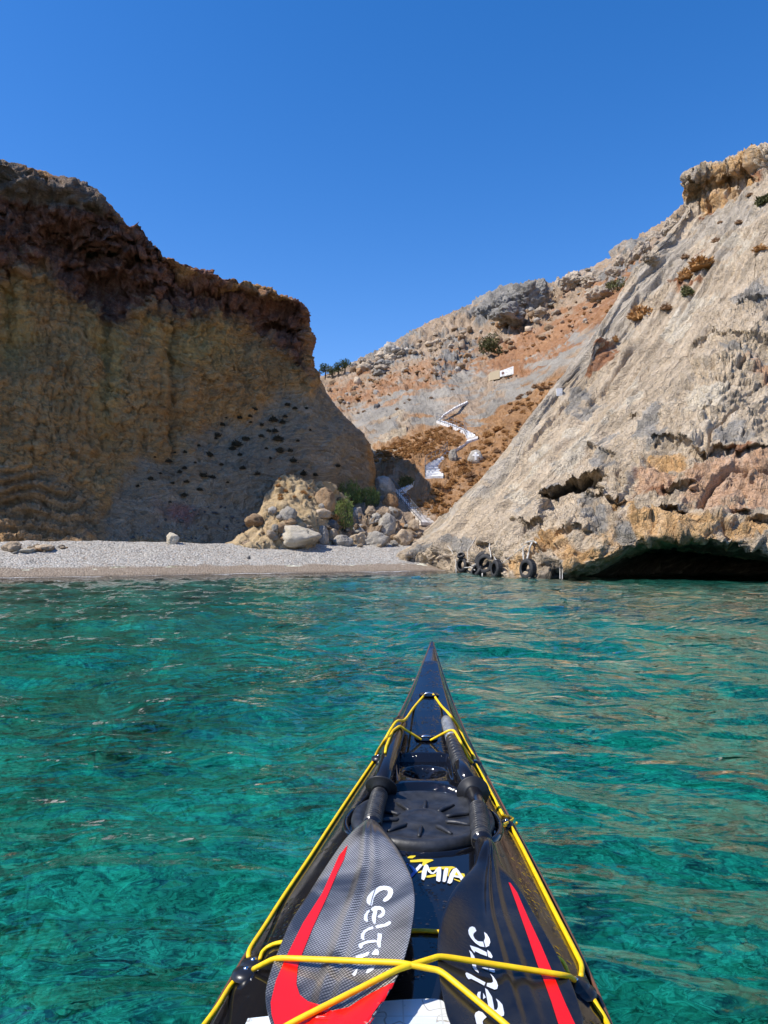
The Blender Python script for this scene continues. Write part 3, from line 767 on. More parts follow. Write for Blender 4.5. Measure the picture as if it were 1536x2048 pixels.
dr = t.vor(P, 95, 'F1'); drc = t.n("SeparateColor"); t.put(drc.inputs[0], t.vor(P, 95, 'F1', 'Color'))
drop = t.math('MULTIPLY', t.mr(dr, .42, .22), t.mr(drc.outputs[0], .58, .62))
dr2 = t.vor(P, 210, 'F1'); drc2 = t.n("SeparateColor"); t.put(drc2.inputs[0], t.vor(P, 210, 'F1', 'Color'))
drop2 = t.math('MULTIPLY', t.mr(dr2, .40, .25), t.mr(drc2.outputs[1], .6, .64))
patch = t.mr(t.noise(P, 7, 3), .46, .56)
hgt = t.math('ADD', t.math('MULTIPLY', t.math('MULTIPLY', drop, patch), 1.0), t.math('MULTIPLY', t.math('MULTIPLY', drop2, patch), .5))
nz = t.bump(hgt, .0016, .8)
t.set(color=(.006, .0065, .009), rough=t.mr(t.noise(P, 30, 4), .35, .75, .05, .14), normal=nz, spec=.55)
m_kayak = t.m
m_rubber = (lambda t: t.set(color=t.ramp(t.noise(t.obj(), 40, 5), [(.35, (.012, .013, .015)), (.7, (.035, .037, .042))]), rough=t.mr(t.noise(t.obj(), 25, 4), .35, .7, .38, .62), normal=t.bump(t.noise(t.obj(), 120, 4), .0012, .5)))(NT("hatch_rubber"))
m_black = plain("black_plastic", (.012, .012, .013), .32)
m_steel = plain("steel", (.62, .62, .63), .18, metal=1.0)
m_seam = plain("copper_seam", (.16, .07, .035), .3)
t = NT("yellow_rope"); P = t.obj()
t.set(color=t.mix(t.mr(t.noise(P, 60, 4), .4, .65), (.93, .54, .002), (.98, .66, .005)), rough=.5, normal=t.bump(t.n("TexWave", bands_direction='DIAGONAL').outputs['Fac'], .0005, .3))
m_rope = t.m
kayak = empty("kayak", (float(centre(.3)), .3, 0))
tag(kayak, "glossy black sea kayak pointing at the beach, its foredeck rigged with yellow deck lines", "kayak")
def child(o, parent):
    o.parent = parent; o.matrix_parent_inverse = Matrix.Translation(parent.location).inverted(); return o
def mkc(name, V, F, mat, parent, **kw):
    return child(mk(name, V, F, mat, **kw), parent)
Ys = np.concatenate([np.linspace(-2.36, .7, 110), np.linspace(.71, YT, 400)])
ts = np.concatenate([np.linspace(-1, -.9, 8)[:-1], np.linspace(-.9, .9, 150), np.linspace(.9, 1, 8)[1:]])
YY, TT = np.meshgrid(Ys, ts, indexing='ij'); XX = centre(YY) + TT * halfw(YY)
DG = np.stack([XX, YY, deck_z(XX, YY)], -1)
F = grid_faces(*YY.shape)
ctr = DG.reshape(-1, 3)[F].mean(1)
hole = (((ctr[:, 0] - centre(ctr[:, 1])) / .21) ** 2 + ((ctr[:, 1] - .02) / .46) ** 2) < 1
mkc("deck", DG, F[~hole], m_kayak, kayak)
bvh_deck = BVHTree.FromPolygons([Vector(v) for v in DG.reshape(-1, 3)], [tuple(map(int, f)) for f in F])
# hull below the sheer line
Yh = np.linspace(-2.36, YT, 120); ph = np.linspace(0, math.pi, 33)
HG = []
for y in Yh:
    w, zs, c = float(halfw(y)), float(sheer_z(y)), float(centre(y))
    zk = float(np.interp(y, [-2.4, -1.9, -1.2, .6, 1.7, 2.4, YT], [.16, 0, -.09, -.10, -.05, .12, zs - .02 if y > YT - .001 else .42]))
    HG.append([(c - w * math.copysign(abs(math.cos(a)) ** .7, math.cos(a)), y, zs - .004 - (zs - zk) * math.sin(a) ** .8) for a in ph])
HG = np.array(HG); HG[-1, :, 0] = centre(YT)
mkc("hull", HG, grid_faces(*HG.shape[:2]), m_kayak, kayak)

def tube(path, r, n=10, closed=False, smooth=3):
    P = np.array(path, float); m = len(P)
    if smooth > 1 and m > 2:
        tt_ = np.linspace(0, m - 1, (m - 1) * smooth + 1); M = cr_matrix(tt_, m); P = M @ P
        if not np.isscalar(r): r = M @ np.array(r, float)
    R = np.full(len(P), r) if np.isscalar(r) else np.asarray(r)
    T = np.gradient(P, axis=0); T /= np.linalg.norm(T, axis=1, keepdims=True) + 1e-12
    up = np.array([0, 0, 1.0]) if abs(T[0][2]) < .9 else np.array([1.0, 0, 0])
    V = []
    for p, tg, rad in zip(P, T, R):
        b = np.cross(tg, up); b /= np.linalg.norm(b) + 1e-12; up = np.cross(b, tg)
        a = np.linspace(0, 2 * math.pi, n, endpoint=False)
        V.append(p + rad * (np.cos(a)[:, None] * b + np.sin(a)[:, None] * up))
    V = np.array(V); F = [tuple(f) for f in grid_faces(len(P), n, True)]
    F += [tuple(range(n))[::-1], tuple((len(P) - 1) * n + k for k in range(n))]
    return V.reshape(-1, 3), F
def join(parts):
    V, F, o = [], [], 0
    for v, f in parts:
        v = np.asarray(v).reshape(-1, 3); V.append(v); F += [tuple(int(i) + o for i in q) for q in f]; o += len(v)
    return np.vstack(V), F
def box(c, s, rot=None):
    c = np.array(c, float); h = np.array(s, float) / 2
    V = np.array([[x, y, z] for x in (-1, 1) for y in (-1, 1) for z in (-1, 1)]) * h
    if rot is not None: V = V @ np.array(rot).T
    return V + c, [(0, 1, 3, 2), (4, 6, 7, 5), (0, 4, 5, 1), (2, 3, 7, 6), (0, 2, 6, 4), (1, 5, 7, 3)]
def lathe(prof, n=32, c=(0, 0, 0), axis=None):
    a = np.linspace(0, 2 * math.pi, n, endpoint=False)
    V = np.array([[(r * math.cos(q), r * math.sin(q), z) for q in a] for r, z in prof])
    F = [tuple(f[::-1]) for f in grid_faces(len(prof), n, True)]
    V = V.reshape(-1, 3)
    if axis is not None:
        q = Vector(axis).to_track_quat('Z', 'Y').to_matrix(); V = V @ np.array(q).T
    return V + np.array(c), F
seam = []
for s in (-1, 1):
    y = np.linspace(.5, YT, 60); seam.append(tube(np.stack([centre(y) + s * (halfw(y) + .001), y, sheer_z(y) - .003], -1), .0032, 6, smooth=1))
mkc("seam", *join(seam), m_seam, kayak)
# cockpit rim behind the picture's lower edge
a = np.linspace(0, 2 * math.pi, 49)[:-1]
cr_path = np.stack([centre(.02) + .215 * np.cos(a), .02 + .465 * np.sin(a), 0 * a], -1)
cr_path[:, 2] = deck_base(cr_path[:, 0] * .98, cr_path[:, 1]) + .012
mkc("cockpit_rim", *tube(np.vstack([cr_path, cr_path[:1]]), .014, 8, smooth=1), m_black, kayak)
mkc("cockpit_floor", *lathe([(.001, .06), (.12, .06), (.19, .12), (.2, .25)], 24, (float(centre(0)), .02, 0)), m_black, kayak)

# hatch cover: rubber lid with hub, spokes and rolled rim
hz = float(deck_base(*HC)) - .024
prof = [(.001, .0245), (.030, .0245), (.036, .0225), (.040, .024), (.052, .0225), (.060, .0165), (.10, .018), (.128, .020), (.140, .027), (.150, .029), (.159, .026), (.163, .016), (.161, .002)]
mkc("hatch_cover", *lathe([(r * HR / .163, z + hz) for r, z in prof[::-1]], 72, (HC[0], HC[1], 0)), m_rubber, kayak)
hc = bpy.data.objects["hatch_cover"]
for o_ in (hc,):
    for v_ in o_.data.vertices: v_.co.y = HC[1] + (v_.co.y - HC[1]) * 1.08
for k in range(10):
    a = k * math.tau / 10 + .2; e = np.array([math.cos(a), math.sin(a), 0]); c0 = np.array([HC[0], HC[1], hz + .0185])
    child(mk("rib", *tube([c0 + e * .048, c0 + e * .070 + [0, 0, .002], c0 + e * .100 + [0, 0, .001]], [.004, .0045, .003], 8), m_rubber), hc)
rimv = lathe([(HR + .017, -.004), (HR + .014, .005), (HR + .010, .006), (HR + .006, .004), (HR + .003, -.008)], 72, (HC[0], HC[1], hz + .010))
rimv[0][:, 1] = HC[1] + (rimv[0][:, 1] - HC[1]) * 1.08
mkc("hatch_rim", *rimv, m_kayak, kayak)

def hit(px, py, bvh=None, off=0.0):
    d = Vector(ray(px, py)).normalized()
    best = None
    for b in (bvh if isinstance(bvh, (list, tuple)) else [bvh or bvh_deck]):
        h = b.ray_cast(Vector((0, 0, CAMZ)), d)
        if h[0] is not None and (best is None or h[3] < best[3]): best = h
    if best is None: return None
    n = best[1] if best[1].dot(d) < 0 else -best[1]
    return np.array(best[0] + n * off)

# deck fittings
def fitting(px, py, r, parent=kayak):
    p = hit(px, py)
    b = mkc("deck_fitting", *lathe([(r * 1.5, -.002), (r * 1.4, .003), (r * .9, .0065), (r * .4, .008), (.0005, .0083)], 24, p), m_black, parent)
    child(mk("screw", *lathe([(r * .32, .006), (r * .30, .0094), (r * .1, .0100), (.0004, .0100)], 14, p), m_steel), b)
    return b
for px, py, r in ((507,1930,.013),(493,1948,.014),(1150,1970,.014),(1165,1984,.013),(757,1517,.012),(950,1527,.012),(1012,1648,.010)):
    fitting(px, py, r)
for px, py in ((858,1390),(852,1477)):
    p = hit(px, py)
    b = mkc("deck_fitting", *lathe([(.030, .0012), (.026, .004), (.020, .003), (.016, -.001), (.0005, -.002)], 32, p), m_kayak, kayak)
    child(mk("pin", *tube([p + [-.013, 0, .003], p + [0, -.002, .0065], p + [.013, 0, .003]], .0035, 10), m_steel), b)

# ------------------------------------------------------------------ two halves of a split paddle lying on the deck
t = NT("painted_weave_sheen")
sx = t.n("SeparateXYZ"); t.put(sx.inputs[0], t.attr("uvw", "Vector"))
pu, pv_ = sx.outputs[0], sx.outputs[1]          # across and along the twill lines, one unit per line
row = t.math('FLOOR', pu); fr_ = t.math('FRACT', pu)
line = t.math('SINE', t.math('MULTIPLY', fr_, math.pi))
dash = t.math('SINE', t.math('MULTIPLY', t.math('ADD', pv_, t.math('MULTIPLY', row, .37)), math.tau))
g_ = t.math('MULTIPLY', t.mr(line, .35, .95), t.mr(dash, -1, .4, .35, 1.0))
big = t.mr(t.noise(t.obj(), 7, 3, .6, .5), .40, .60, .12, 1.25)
colr = t.mix(t.math('MULTIPLY', g_, big, clamp=True), (.022, .021, .021), (.56, .53, .49))  # tow glints and broad reflections are painted into the base colour
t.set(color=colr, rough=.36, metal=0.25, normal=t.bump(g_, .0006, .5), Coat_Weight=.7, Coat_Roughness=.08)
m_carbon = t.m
t = NT("dark_carbon"); n_ = t.noise(t.obj(), 14, 5, .6); m_carbon2 = t.set(color=t.mix(t.mr(n_, .45, .7), (.008, .008, .010), (.022, .021, .020)), rough=t.mr(n_, .4, .7, .16, .30), normal=t.bump(t.noise(t.obj(), 160, 3), .0006, .35), spec=.5)  # right blade's carbon, darker and without the painted glints
m_shaft = plain("carbon_shaft", (.010, .010, .012), .14, spec=.6)
t = NT("grip_wrap"); t.set(color=t.ramp(t.noise(t.obj(), 60, 4), [(.4, (.012, .012, .013)), (.75, (.06, .06, .058))]), rough=.42, normal=t.bump(t.noise(t.obj(), 140, 3), .001, .6)); m_grip = t.m
m_ferr = (lambda t: t.set(color=t.mix(t.mr(t.noise(t.mapv(t.obj(), (20, 160, 60)), 3, 4), .4, .62), (.10, .105, .11), (.34, .35, .35)), rough=.45))(NT("worn_ferrule"))
m_ring = plain("ring_rubber", (.010, .010, .011), .5)
m_redp = plain("red_print", (.78, .006, .004), .35, Coat_Weight=.15, Coat_Roughness=.05)
m_white = plain("white_print", (.80, .81, .82), .35)
m_yel = plain("yellow_print", (.85, .62, .02), .35)
m_blue = plain("blue_print", (.02, .09, .40), .35)

def axis_pts(pts):
    """shaft centre points: (px, py, radius) resting on the deck, or an explicit clearance as 4th value"""
    out = []
    for q in pts:
        px, py, r = q[:3]; lift = q[3] if len(q) > 3 else r + .002
        p = hit(px, py); y0 = p[1]
        p = hit(px, py + lift * FPX / y0 * .93); p = p + [0, 0, lift]
        out.append(p)
    return np.array(out)
def seg(P, R, a, b, extra=0.0, n=20, k=10):
    s = np.linspace(0, 1, len(P)); u = np.linspace(a, b, k)
    pts = np.stack([np.interp(u, s, P[:, q]) for q in range(3)], -1); rad = np.interp(u, s, R) + extra
    return tube(pts, rad, n, smooth=1)

def blade_mesh(L, R, neck, tipc, slope, spine):
    """L, R: outline pixels from neck to tip; the blade lies in a plane leaning sideways by `slope`"""
    d = hit(*tipc); Tp = d + [0, 0, .020]
    ax = Tp - neck; ax /= np.linalg.norm(ax)
    b = np.array([ax[1], -ax[0], 0]); b = b / np.linalg.norm(b)
    if b[0] < 0: b = -b
    b = b + np.array([0, 0, slope]); n = np.cross(b, ax); n /= np.linalg.norm(n)
    if n[2] < 0: n = -n
    O = np.array([0, 0, CAMZ])
    def pln(px, py):
        d = ray(px, py); k = np.sum((neck - O) * n) / (d @ n); return O + d * k[..., None]
    ns, nt = 110, 60
    L, R = np.array(L, float), np.array(R, float)
    def res(Q):
        M = cr_matrix(np.linspace(0, len(Q) - 1, ns), len(Q)); return M @ Q
    # resample both outlines evenly in s
    Lr, Rr = res(L), res(R)
    tq = np.linspace(0, 1, nt); te = .5 - .5 * np.cos(tq * math.pi)
    PX = Lr[:, None, :] * (1 - te)[None, :, None] + Rr[:, None, :] * te[None, :, None]
    G = pln(PX[..., 0], PX[..., 1])
    s = np.linspace(0, 1, ns)[:, None]; tt_ = te[None, :]
    half = np.linalg.norm(G[:, -1] - G[:, 0], axis=-1)[:, None] / 2
    wn = np.exp(-(s / .16) ** 2)
    dome = np.sqrt(np.clip(1 - (2 * tt_ - 1) ** 2, 0, 1))
    tc = spine(s)
    up = wn * half * dome + (1 - wn) * (.0028 * dome ** .5 + (.011 * (1 - s) ** .8) * (np.exp(-((tt_ - tc) / .045) ** 2) + .6 * np.exp(-((tt_ - tc - .13) / .05) ** 2)) + .010 * (np.abs(2 * tt_ - 1) ** 2) * np.sin(np.pi * np.clip(s, 0, 1)))
    dn = -wn * half * dome - (1 - wn) * (.0028 * dome ** .5 - .010 * (np.abs(2 * tt_ - 1) ** 2) * np.sin(np.pi * s))
    top = G + n * up[..., None]; bot = G + n * dn[..., None]
    F = [tuple(f) for f in grid_faces(ns, nt)]; o = ns * nt
    F += [tuple(o + i for i in f[::-1]) for f in grid_faces(ns, nt)]
    for i in range(ns - 1):
        F.append((i * nt, o + i * nt, o + (i + 1) * nt, (i + 1) * nt)); q = nt - 1
        F.append((i * nt + q, (i + 1) * nt + q, o + (i + 1) * nt + q, o + i * nt + q))
    F.append(tuple(range((ns - 1) * nt, ns * nt)) + tuple(o + k for k in range(ns * nt - 1, (ns - 1) * nt - 1, -1)))
    V = np.vstack([top.reshape(-1, 3), bot.reshape(-1, 3)])
    rel = V - neck; u_, v_ = rel @ ax, rel @ (b / np.linalg.norm(b))
    k = 1 / .0044
    uvw = np.stack([(u_ + v_) * .7071 * k, (v_ - u_) * .7071 * k * 1.15, 0 * u_], -1)
    return V, F, uvw

from mathutils.geometry import tessellate_polygon
def densify(poly_, L=5.0):
    """polygon in pixel space -> small triangles"""
    V = [np.array(q, float) for q in poly_]
    T = [tuple(t_) for t_ in tessellate_polygon([[Vector((x, y, 0)) for x, y in poly_]])]
    for _ in range(4):
        if max(np.linalg.norm(V[a] - V[b]) for t_ in T for a, b in ((t_[0], t_[1]), (t_[1], t_[2]), (t_[2], t_[0]))) < L: break
        mid, T2 = {}, []
        def m_(a, b):
            k = (min(a, b), max(a, b))
            if k not in mid: mid[k] = len(V); V.append((V[a] + V[b]) / 2)
            return mid[k]
        for a, b, c in T:
            ab, bc, ca = m_(a, b), m_(b, c), m_(c, a); T2 += [(a, ab, ca), (ab, b, bc), (ca, bc, c), (ab, bc, ca)]
        T = T2
    return np.array(V), T
def decal(name, polys, mat, parent, bvh, off=.0011):
    parts = []
    for p_ in polys:
        V, F = densify(p_)
        Q = [hit(x, y, bvh, off) for x, y in V]
        ok = [q is not None for q in Q]
        F = [f for f in F if all(ok[i] for i in f)]
        Q = [q if q is not None else np.zeros(3) for q in Q]
        parts.append((np.array(Q), F))
    V, F = join(parts)
    return child(mk(name, V, F, mat), parent) if not parent.location.length else mkc(name, V, F, mat, parent)
def strokes(lst, nib=None):
    """pen strokes (points, width) -> outline polygons in pixel space"""
    out = []
    for pts, w in lst:
        P = np.array(pts, float); m = len(P)
        if m > 2: P = cr_matrix(np.linspace(0, m - 1, (m - 1) * 5 + 1), m) @ P
        T = np.gradient(P, axis=0); T /= np.linalg.norm(T, axis=1, keepdims=True) + 1e-9
        Nn = np.stack([-T[:, 1], T[:, 0]], -1); k = len(P)
        s = np.linspace(0, 1, k); wd = w * (.55 + .45 * np.sin(np.pi * np.clip(s * .9 + .08, 0, 1)) ** .5) if m > 2 else np.full(k, w)
        out.append([tuple(q) for q in P + Nn * wd[:, None] / 2] + [tuple(q) for q in (P - Nn * wd[:, None] / 2)[::-1]])
    return out
def c1(pts): return [(500 + x / 4.151, 1640 + y / 4.151) for x, y in pts]
def c2(pts): return [(840 + x / 3.938, 1640 + y / 3.938) for x, y in pts]
def c3(pts): return [(660 + x / 3.84, 1400 + y / 3.84) for x, y in pts]

bvhs = [bvh_deck]
def add_bvh(V, F): bvhs.append(BVHTree.FromPolygons([Vector(v) for v in V], [tuple(map(int, f)) for f in F]))

def half_paddle(label, pts, grips, ring_s, ferr, L, R, tipc, slope, spine, red, letters, bmat):
    P = axis_pts(pts); rad = np.array([q[2] for q in pts])
    root = empty("paddle", P[0]); tag(root, label, "paddle", None)
    V, F = tube(P, rad, 24, smooth=4); mkc("shaft", V, F, m_shaft, root); add_bvh(V, F)
    for a, b in grips:
        gp = []
        V, F = seg(P, rad, a, b, .0012, 20, 8); gp.append((V, F))
        for q in np.linspace(a, b, max(4, int((b - a) * 60))):
            V, F = seg(P, rad, q, q + .006, .0017, 18, 3); gp.append((V, F))
        mkc("grip", *join(gp), m_grip, root)
    if ferr: mkc("ferrule", *seg(P, rad, ferr[0], ferr[1], .0010, 20, 6), m_ferr, root)
    s = np.linspace(0, 1, len(P)); c = np.array([np.interp(ring_s, s, P[:, q]) for q in range(3)])
    ax = P[-1] - P[0]; ax /= np.linalg.norm(ax)
    i0 = min(len(P) - 2, int(ring_s * (len(P) - 1))); ax = P[i0 + 1] - P[i0]; ax /= np.linalg.norm(ax)
    mkc("drip_ring", *lathe([(.015, -.010), (.0195, -.010), (.021, -.003), (.033, -.0016), (.0345, .0004), (.033, .0026), (.022, .003), (.020, .010), (.015, .010)], 40, c, -ax), m_ring, root)
    neck = P[-1]
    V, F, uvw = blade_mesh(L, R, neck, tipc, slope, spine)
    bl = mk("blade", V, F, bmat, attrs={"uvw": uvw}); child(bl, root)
    b = BVHTree.FromPolygons([Vector(v) for v in V], [tuple(map(int, f)) for f in F]); bvhs.append(b)
    bl_root = bl
    for nm, polys, m in ((("stripe"), red, m_redp), ("lettering", letters, m_white)):
        parts = []
        for p_ in polys:
            V, F = densify(p_); Q = [hit(x, y, b, .0009) for x, y in V]
            F = [f for f in F if all(Q[i] is not None for i in f)]
            parts.append((np.array([q if q is not None else neck for q in Q]), F))
        o = mk(nm, *join(parts), m); o.parent = bl_root; o.matrix_parent_inverse = Matrix.Translation(root.location).inverted() @ Matrix.Identity(4)
        o.matrix_parent_inverse = (Matrix.Translation(root.location) @ bl_root.matrix_parent_inverse).inverted()
    return root

Lb = [(728,1656),(716,1668),(683,1700),(654,1741),(616,1804),(584,1857),(564,1905),(548,1948),(536,1989),(534,2016),(540,2047),(556,2085),(590,2110),(636,2120)]
Rb = [(759,1656),(772,1671),(801,1712),(823,1760),(831,1800),(831,1835),(825,1881),(817,1915),(806,1950),(790,1981),(766,2018),(740,2055),(708,2088),(646,2120)]
red_l = [c1([(812,212),(740,300),(600,610),(440,860),(320,1100),(275,1200),(215,1340),(172,1520),(180,1620),(210,1720),(300,1800),(480,1850),(700,1830),(860,1780),(990,1690),(1110,1520),(1195,1350),(1090,1400),(960,1470),(820,1560),(680,1590),(600,1545),(480,1510),(412,1455),(385,1370),(395,1230),(435,1110),(520,900),(650,620),(725,440),(780,330)])]
def cL(pts): return [(690 + x / 9.306, 1750 + y / 9.306) for x, y in pts]
def cR(pts): return [(910 + x / 9.394, 1830 + y / 9.394) for x, y in pts]
def cD(pts): return [(800 + x / 9.6, 1700 + y / 9.6) for x, y in pts]
let_l = [cL(q) for q in (
 [(552,275),(480,335),(415,430),(403,490),(425,550),(468,580),(475,540),(500,430),(530,340)],
 [(575,262),(640,222),(740,210),(830,225),(890,275),(900,340),(870,420),(810,480),(745,512),(705,490),(720,455),(780,400),(810,340),(790,295),(720,285),(640,320),(570,380),(530,450),(518,520),(500,590),(485,580),(505,480),(535,380)],
 [(455,650),(400,690),(358,760),(347,840),(375,875),(420,885),(430,860),(415,800),(425,740),(460,690)],
 [(490,625),(560,590),(650,590),(720,620),(752,690),(735,760),(680,805),(630,805),(612,775),(650,745),(690,710),(675,665),(610,655),(600,700),(580,800),(570,920),(540,915),(505,850),(500,780),(530,690),(480,660)],
 [(565,960),(640,935),(740,920),(800,885),(835,868),(862,885),(855,920),(800,960),(700,985),(590,1008)],
 [(520,968),(440,985),(350,1040),(295,1110),(290,1180),(330,1225),(370,1225),(355,1170),(370,1100),(430,1045),(535,1015)],
 [(610,1095),(690,1105),(685,1200),(668,1270),(670,1360),(635,1365),(595,1300),(600,1262),(570,1265),(460,1275),(350,1310),(325,1350),(320,1375),(285,1385),(245,1340),(260,1290),(340,1255),(440,1230),(560,1215),(596,1235),(610,1180)],
 [(190,1560),(200,1520),(330,1480),(440,1440),(465,1450),(430,1510),(330,1550),(250,1600)], [(575,1385),(620,1400),(635,1440),(630,1500),(590,1500),(500,1495),(520,1440)],
 [(130,1860),(190,1790),(240,1750),(225,1820),(205,1870),(180,1900)], [(390,1830),(420,1770),(500,1720),(560,1715),(540,1770),(470,1820),(420,1845)])]
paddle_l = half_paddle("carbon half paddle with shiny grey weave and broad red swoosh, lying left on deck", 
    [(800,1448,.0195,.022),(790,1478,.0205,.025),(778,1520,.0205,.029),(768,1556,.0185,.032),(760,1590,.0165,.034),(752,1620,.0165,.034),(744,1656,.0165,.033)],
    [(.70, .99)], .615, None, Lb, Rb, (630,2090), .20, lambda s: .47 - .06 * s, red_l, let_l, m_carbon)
Lb2 = [(949,1688),(949,1724),(942,1742),(916,1775),(896,1808),(883,1843),(876,1869),(872,1902),(873,1945),(878,1983),(886,2016),(896,2048),(922,2090),(985,2125)]
Rb2 = [(979,1688),(992,1708),(1004,1738),(1024,1764),(1044,1799),(1064,1838),(1086,1878),(1108,1918),(1126,1953),(1144,1990),(1156,2022),(1164,2052),(1150,2095),(1000,2125)]
red_r = [c2([(697,495),(712,500),(765,575),(860,790),(950,980),(1030,1170),(1090,1320),(1150,1460),(1220,1610),(1250,1700),(1180,1810),(1130,1720),(1085,1600),(1035,1440),(980,1285),(925,1145),(845,910),(755,655)])]
let_r = [cR(q) for q in (
 [(245,300),(270,245),(320,225),(370,245),(398,310),(345,360),(340,400),(370,460),(430,505),(525,512),(552,615),(470,600),(380,540),(300,450),(255,370)],
 [(545,330),(600,370),(650,450),(665,520),(640,590),(575,620),(540,500),(565,440),(560,400)],
 [(275,580),(430,630),(590,710),(602,788),(480,745),(370,690),(365,725),(310,660)], [(605,665),(660,710),(708,790),(690,825),(625,800),(608,730)],
 [(260,670),(310,710),(360,790),(390,880),(395,1000),(440,1080),(440,1105),(380,1060),(330,1000),(300,860),(290,760)],
 [(500,1000),(560,1000),(625,1015),(625,1055),(560,1035)], [(640,1015),(740,1035),(750,1080),(735,1098),(640,1065)],
 [(190,1110),(215,1090),(300,1130),(400,1190),(570,1280),(545,1340),(420,1270),(300,1210),(250,1220),(210,1170)],
 [(655,1110),(720,1170),(780,1260),(805,1340),(790,1400),(740,1415),(680,1390),(590,1350),(600,1290),(680,1290),(715,1265),(700,1190)],
 [(410,1510),(430,1460),(480,1450),(470,1530),(480,1645),(430,1580)], [(525,1475),(575,1560),(525,1595)],
 [(560,1385),(610,1420),(690,1550),(720,1700),(735,1795),(780,1795),(805,1740),(800,1660),(765,1580),(830,1630),(890,1700),(920,1850),(915,1905),(850,1925),(780,1910),(680,1850),(530,1690),(535,1650),(630,1760),(600,1600)],
 [(365,1900),(380,1850),(440,1815),(510,1840),(590,1930),(540,1975),(515,2010),(520,2060),(560,2200),(640,2280),(600,2300),(470,2200),(400,2060)])]
paddle_r = half_paddle("carbon half paddle with dark face, narrow red stripe and grey-tipped shaft, lying right on deck",
    [(893,1443,.0135,.020),(903,1478,.0145,.023),(917,1522,.0165,.028),(930,1555,.0185,.032),(946,1588,.0175,.034),(956,1622,.0165,.034),(960,1652,.0170,.034),(964,1690,.0170,.033)],
    [(.17, .37), (.72, .99)], .575, (0.0, .15), Lb2, Rb2, (1030,2090), -.20, lambda s: .53 + .0 * s, red_r, let_r, m_carbon2)

# yellow lines (laced through the fittings, so part of the kayak)
def rope(pts, r=.0034, bv=None, sm=5, taut=False):
    if taut:
        D = []
        for a, b in zip(pts[:-1], pts[1:]):
            k = max(2, int(math.hypot(b[0] - a[0], b[1] - a[1]) / 9))
            D += [(a[0] + (b[0] - a[0]) * q / k, a[1] + (b[1] - a[1]) * q / k, .0042) for q in range(k)]
        pts = D + [pts[-1]]
    Q = []
    for q in pts:
        px, py = q[:2]; e = q[2] if len(q) > 2 else .003
        h = hit(px, py, bv or bvhs, e)
        if h is None: h = hit(px, py, bvh_deck, e)
        if h is None:
            d = ray(px, py); h = np.array([0, 0, CAMZ]) + d * float((CAMZ - .30) / -d[2])
        Q.append(h)
    Q = np.array(Q)
    if taut:      # pull the cord tight: upper hull of its height along its length
        s = np.concatenate([[0], np.cumsum(np.linalg.norm(np.diff(Q[:, :2], axis=0), axis=1))]); H = []
        for i in range(len(Q)):
            while len(H) > 1 and (Q[H[-1], 2] - Q[H[-2], 2]) * (s[i] - s[H[-2]]) <= (Q[i, 2] - Q[H[-2], 2]) * (s[H[-1]] - s[H[-2]]): H.pop()
            H.append(i)
        Q = Q[H]; sh = s[H]; s2 = np.linspace(0, s[-1], 60)
        Q = np.stack([np.interp(s2, sh, Q[:, k]) for k in range(3)], -1); sm = 1
        for _ in range(2): Q[1:-1] = .25 * Q[:-2] + .5 * Q[1:-1] + .25 * Q[2:]
    return tube(Q, r, 10, smooth=sm)
def deck_line(pts, **k): mkc("deck_line", *rope(pts, **k), m_rope, kayak)
deck_line([(849,1392),(828,1417),(804,1447,.012),(790,1460,.02),(772,1485,.006),(755,1508),(752,1521)])
deck_line([(866,1390),(882,1413),(897,1437,.012),(912,1462,.012),(930,1488),(945,1512),(948,1522)])
deck_line([(750,1523),(735,1545),(700,1597),(660,1658),(620,1720),(570,1795),(530,1852),(503,1893),(497,1910),(502,1924)], r=.0036)
deck_line([(492,1952),(478,1960),(462,1978),(436,2013),(411,2047),(385,2082)], r=.0036)
deck_line([(950,1530),(965,1557),(985,1596),(1004,1632)], r=.0034)
deck_line([(1004,1632),(1026,1637,.004),(1012,1650,.006),(1002,1655,.004),(1030,1649,.012),(1034,1645,.018)], r=.0026)
deck_line([(1020,1655),(1040,1692),(1075,1762),(1110,1832),(1150,1910),(1161,1935),(1160,1957)], r=.0038)
deck_line([(1170,1992),(1180,1996),(1192,2016),(1210,2047),(1228,2080)], r=.0038)
deck_line([(843,1483),(826,1470),(812,1458),(798,1455),(786,1465),(776,1488),(771,1508)], r=.0032, taut=True)
deck_line([(861,1484),(876,1474),(892,1465),(906,1463),(914,1475),(924,1498),(934,1518),(944,1528)], r=.0032, taut=True)
deck_line([(510,1944),(530,1932),(552,1922),(640,1925),(740,1929),(820,1933),(880,1948),(930,1990),(1000,2047),(1030,2072)], r=.0036, taut=True)
deck_line([(1146,1966),(1128,1951),(1050,1942),(960,1930),(870,1917),(838,1926),(795,1946),(700,1993),(590,2050),(560,2066)], r=.0036, taut=True)
deck_line([(522,1922),(528,1907),(545,1894),(575,1887),(640,1880),(720,1872),(820,1866),(878,1868),(960,1880),(1060,1900),(1112,1919),(1126,1932),(1134,1950)], r=.0030, bv=[bvh_deck])

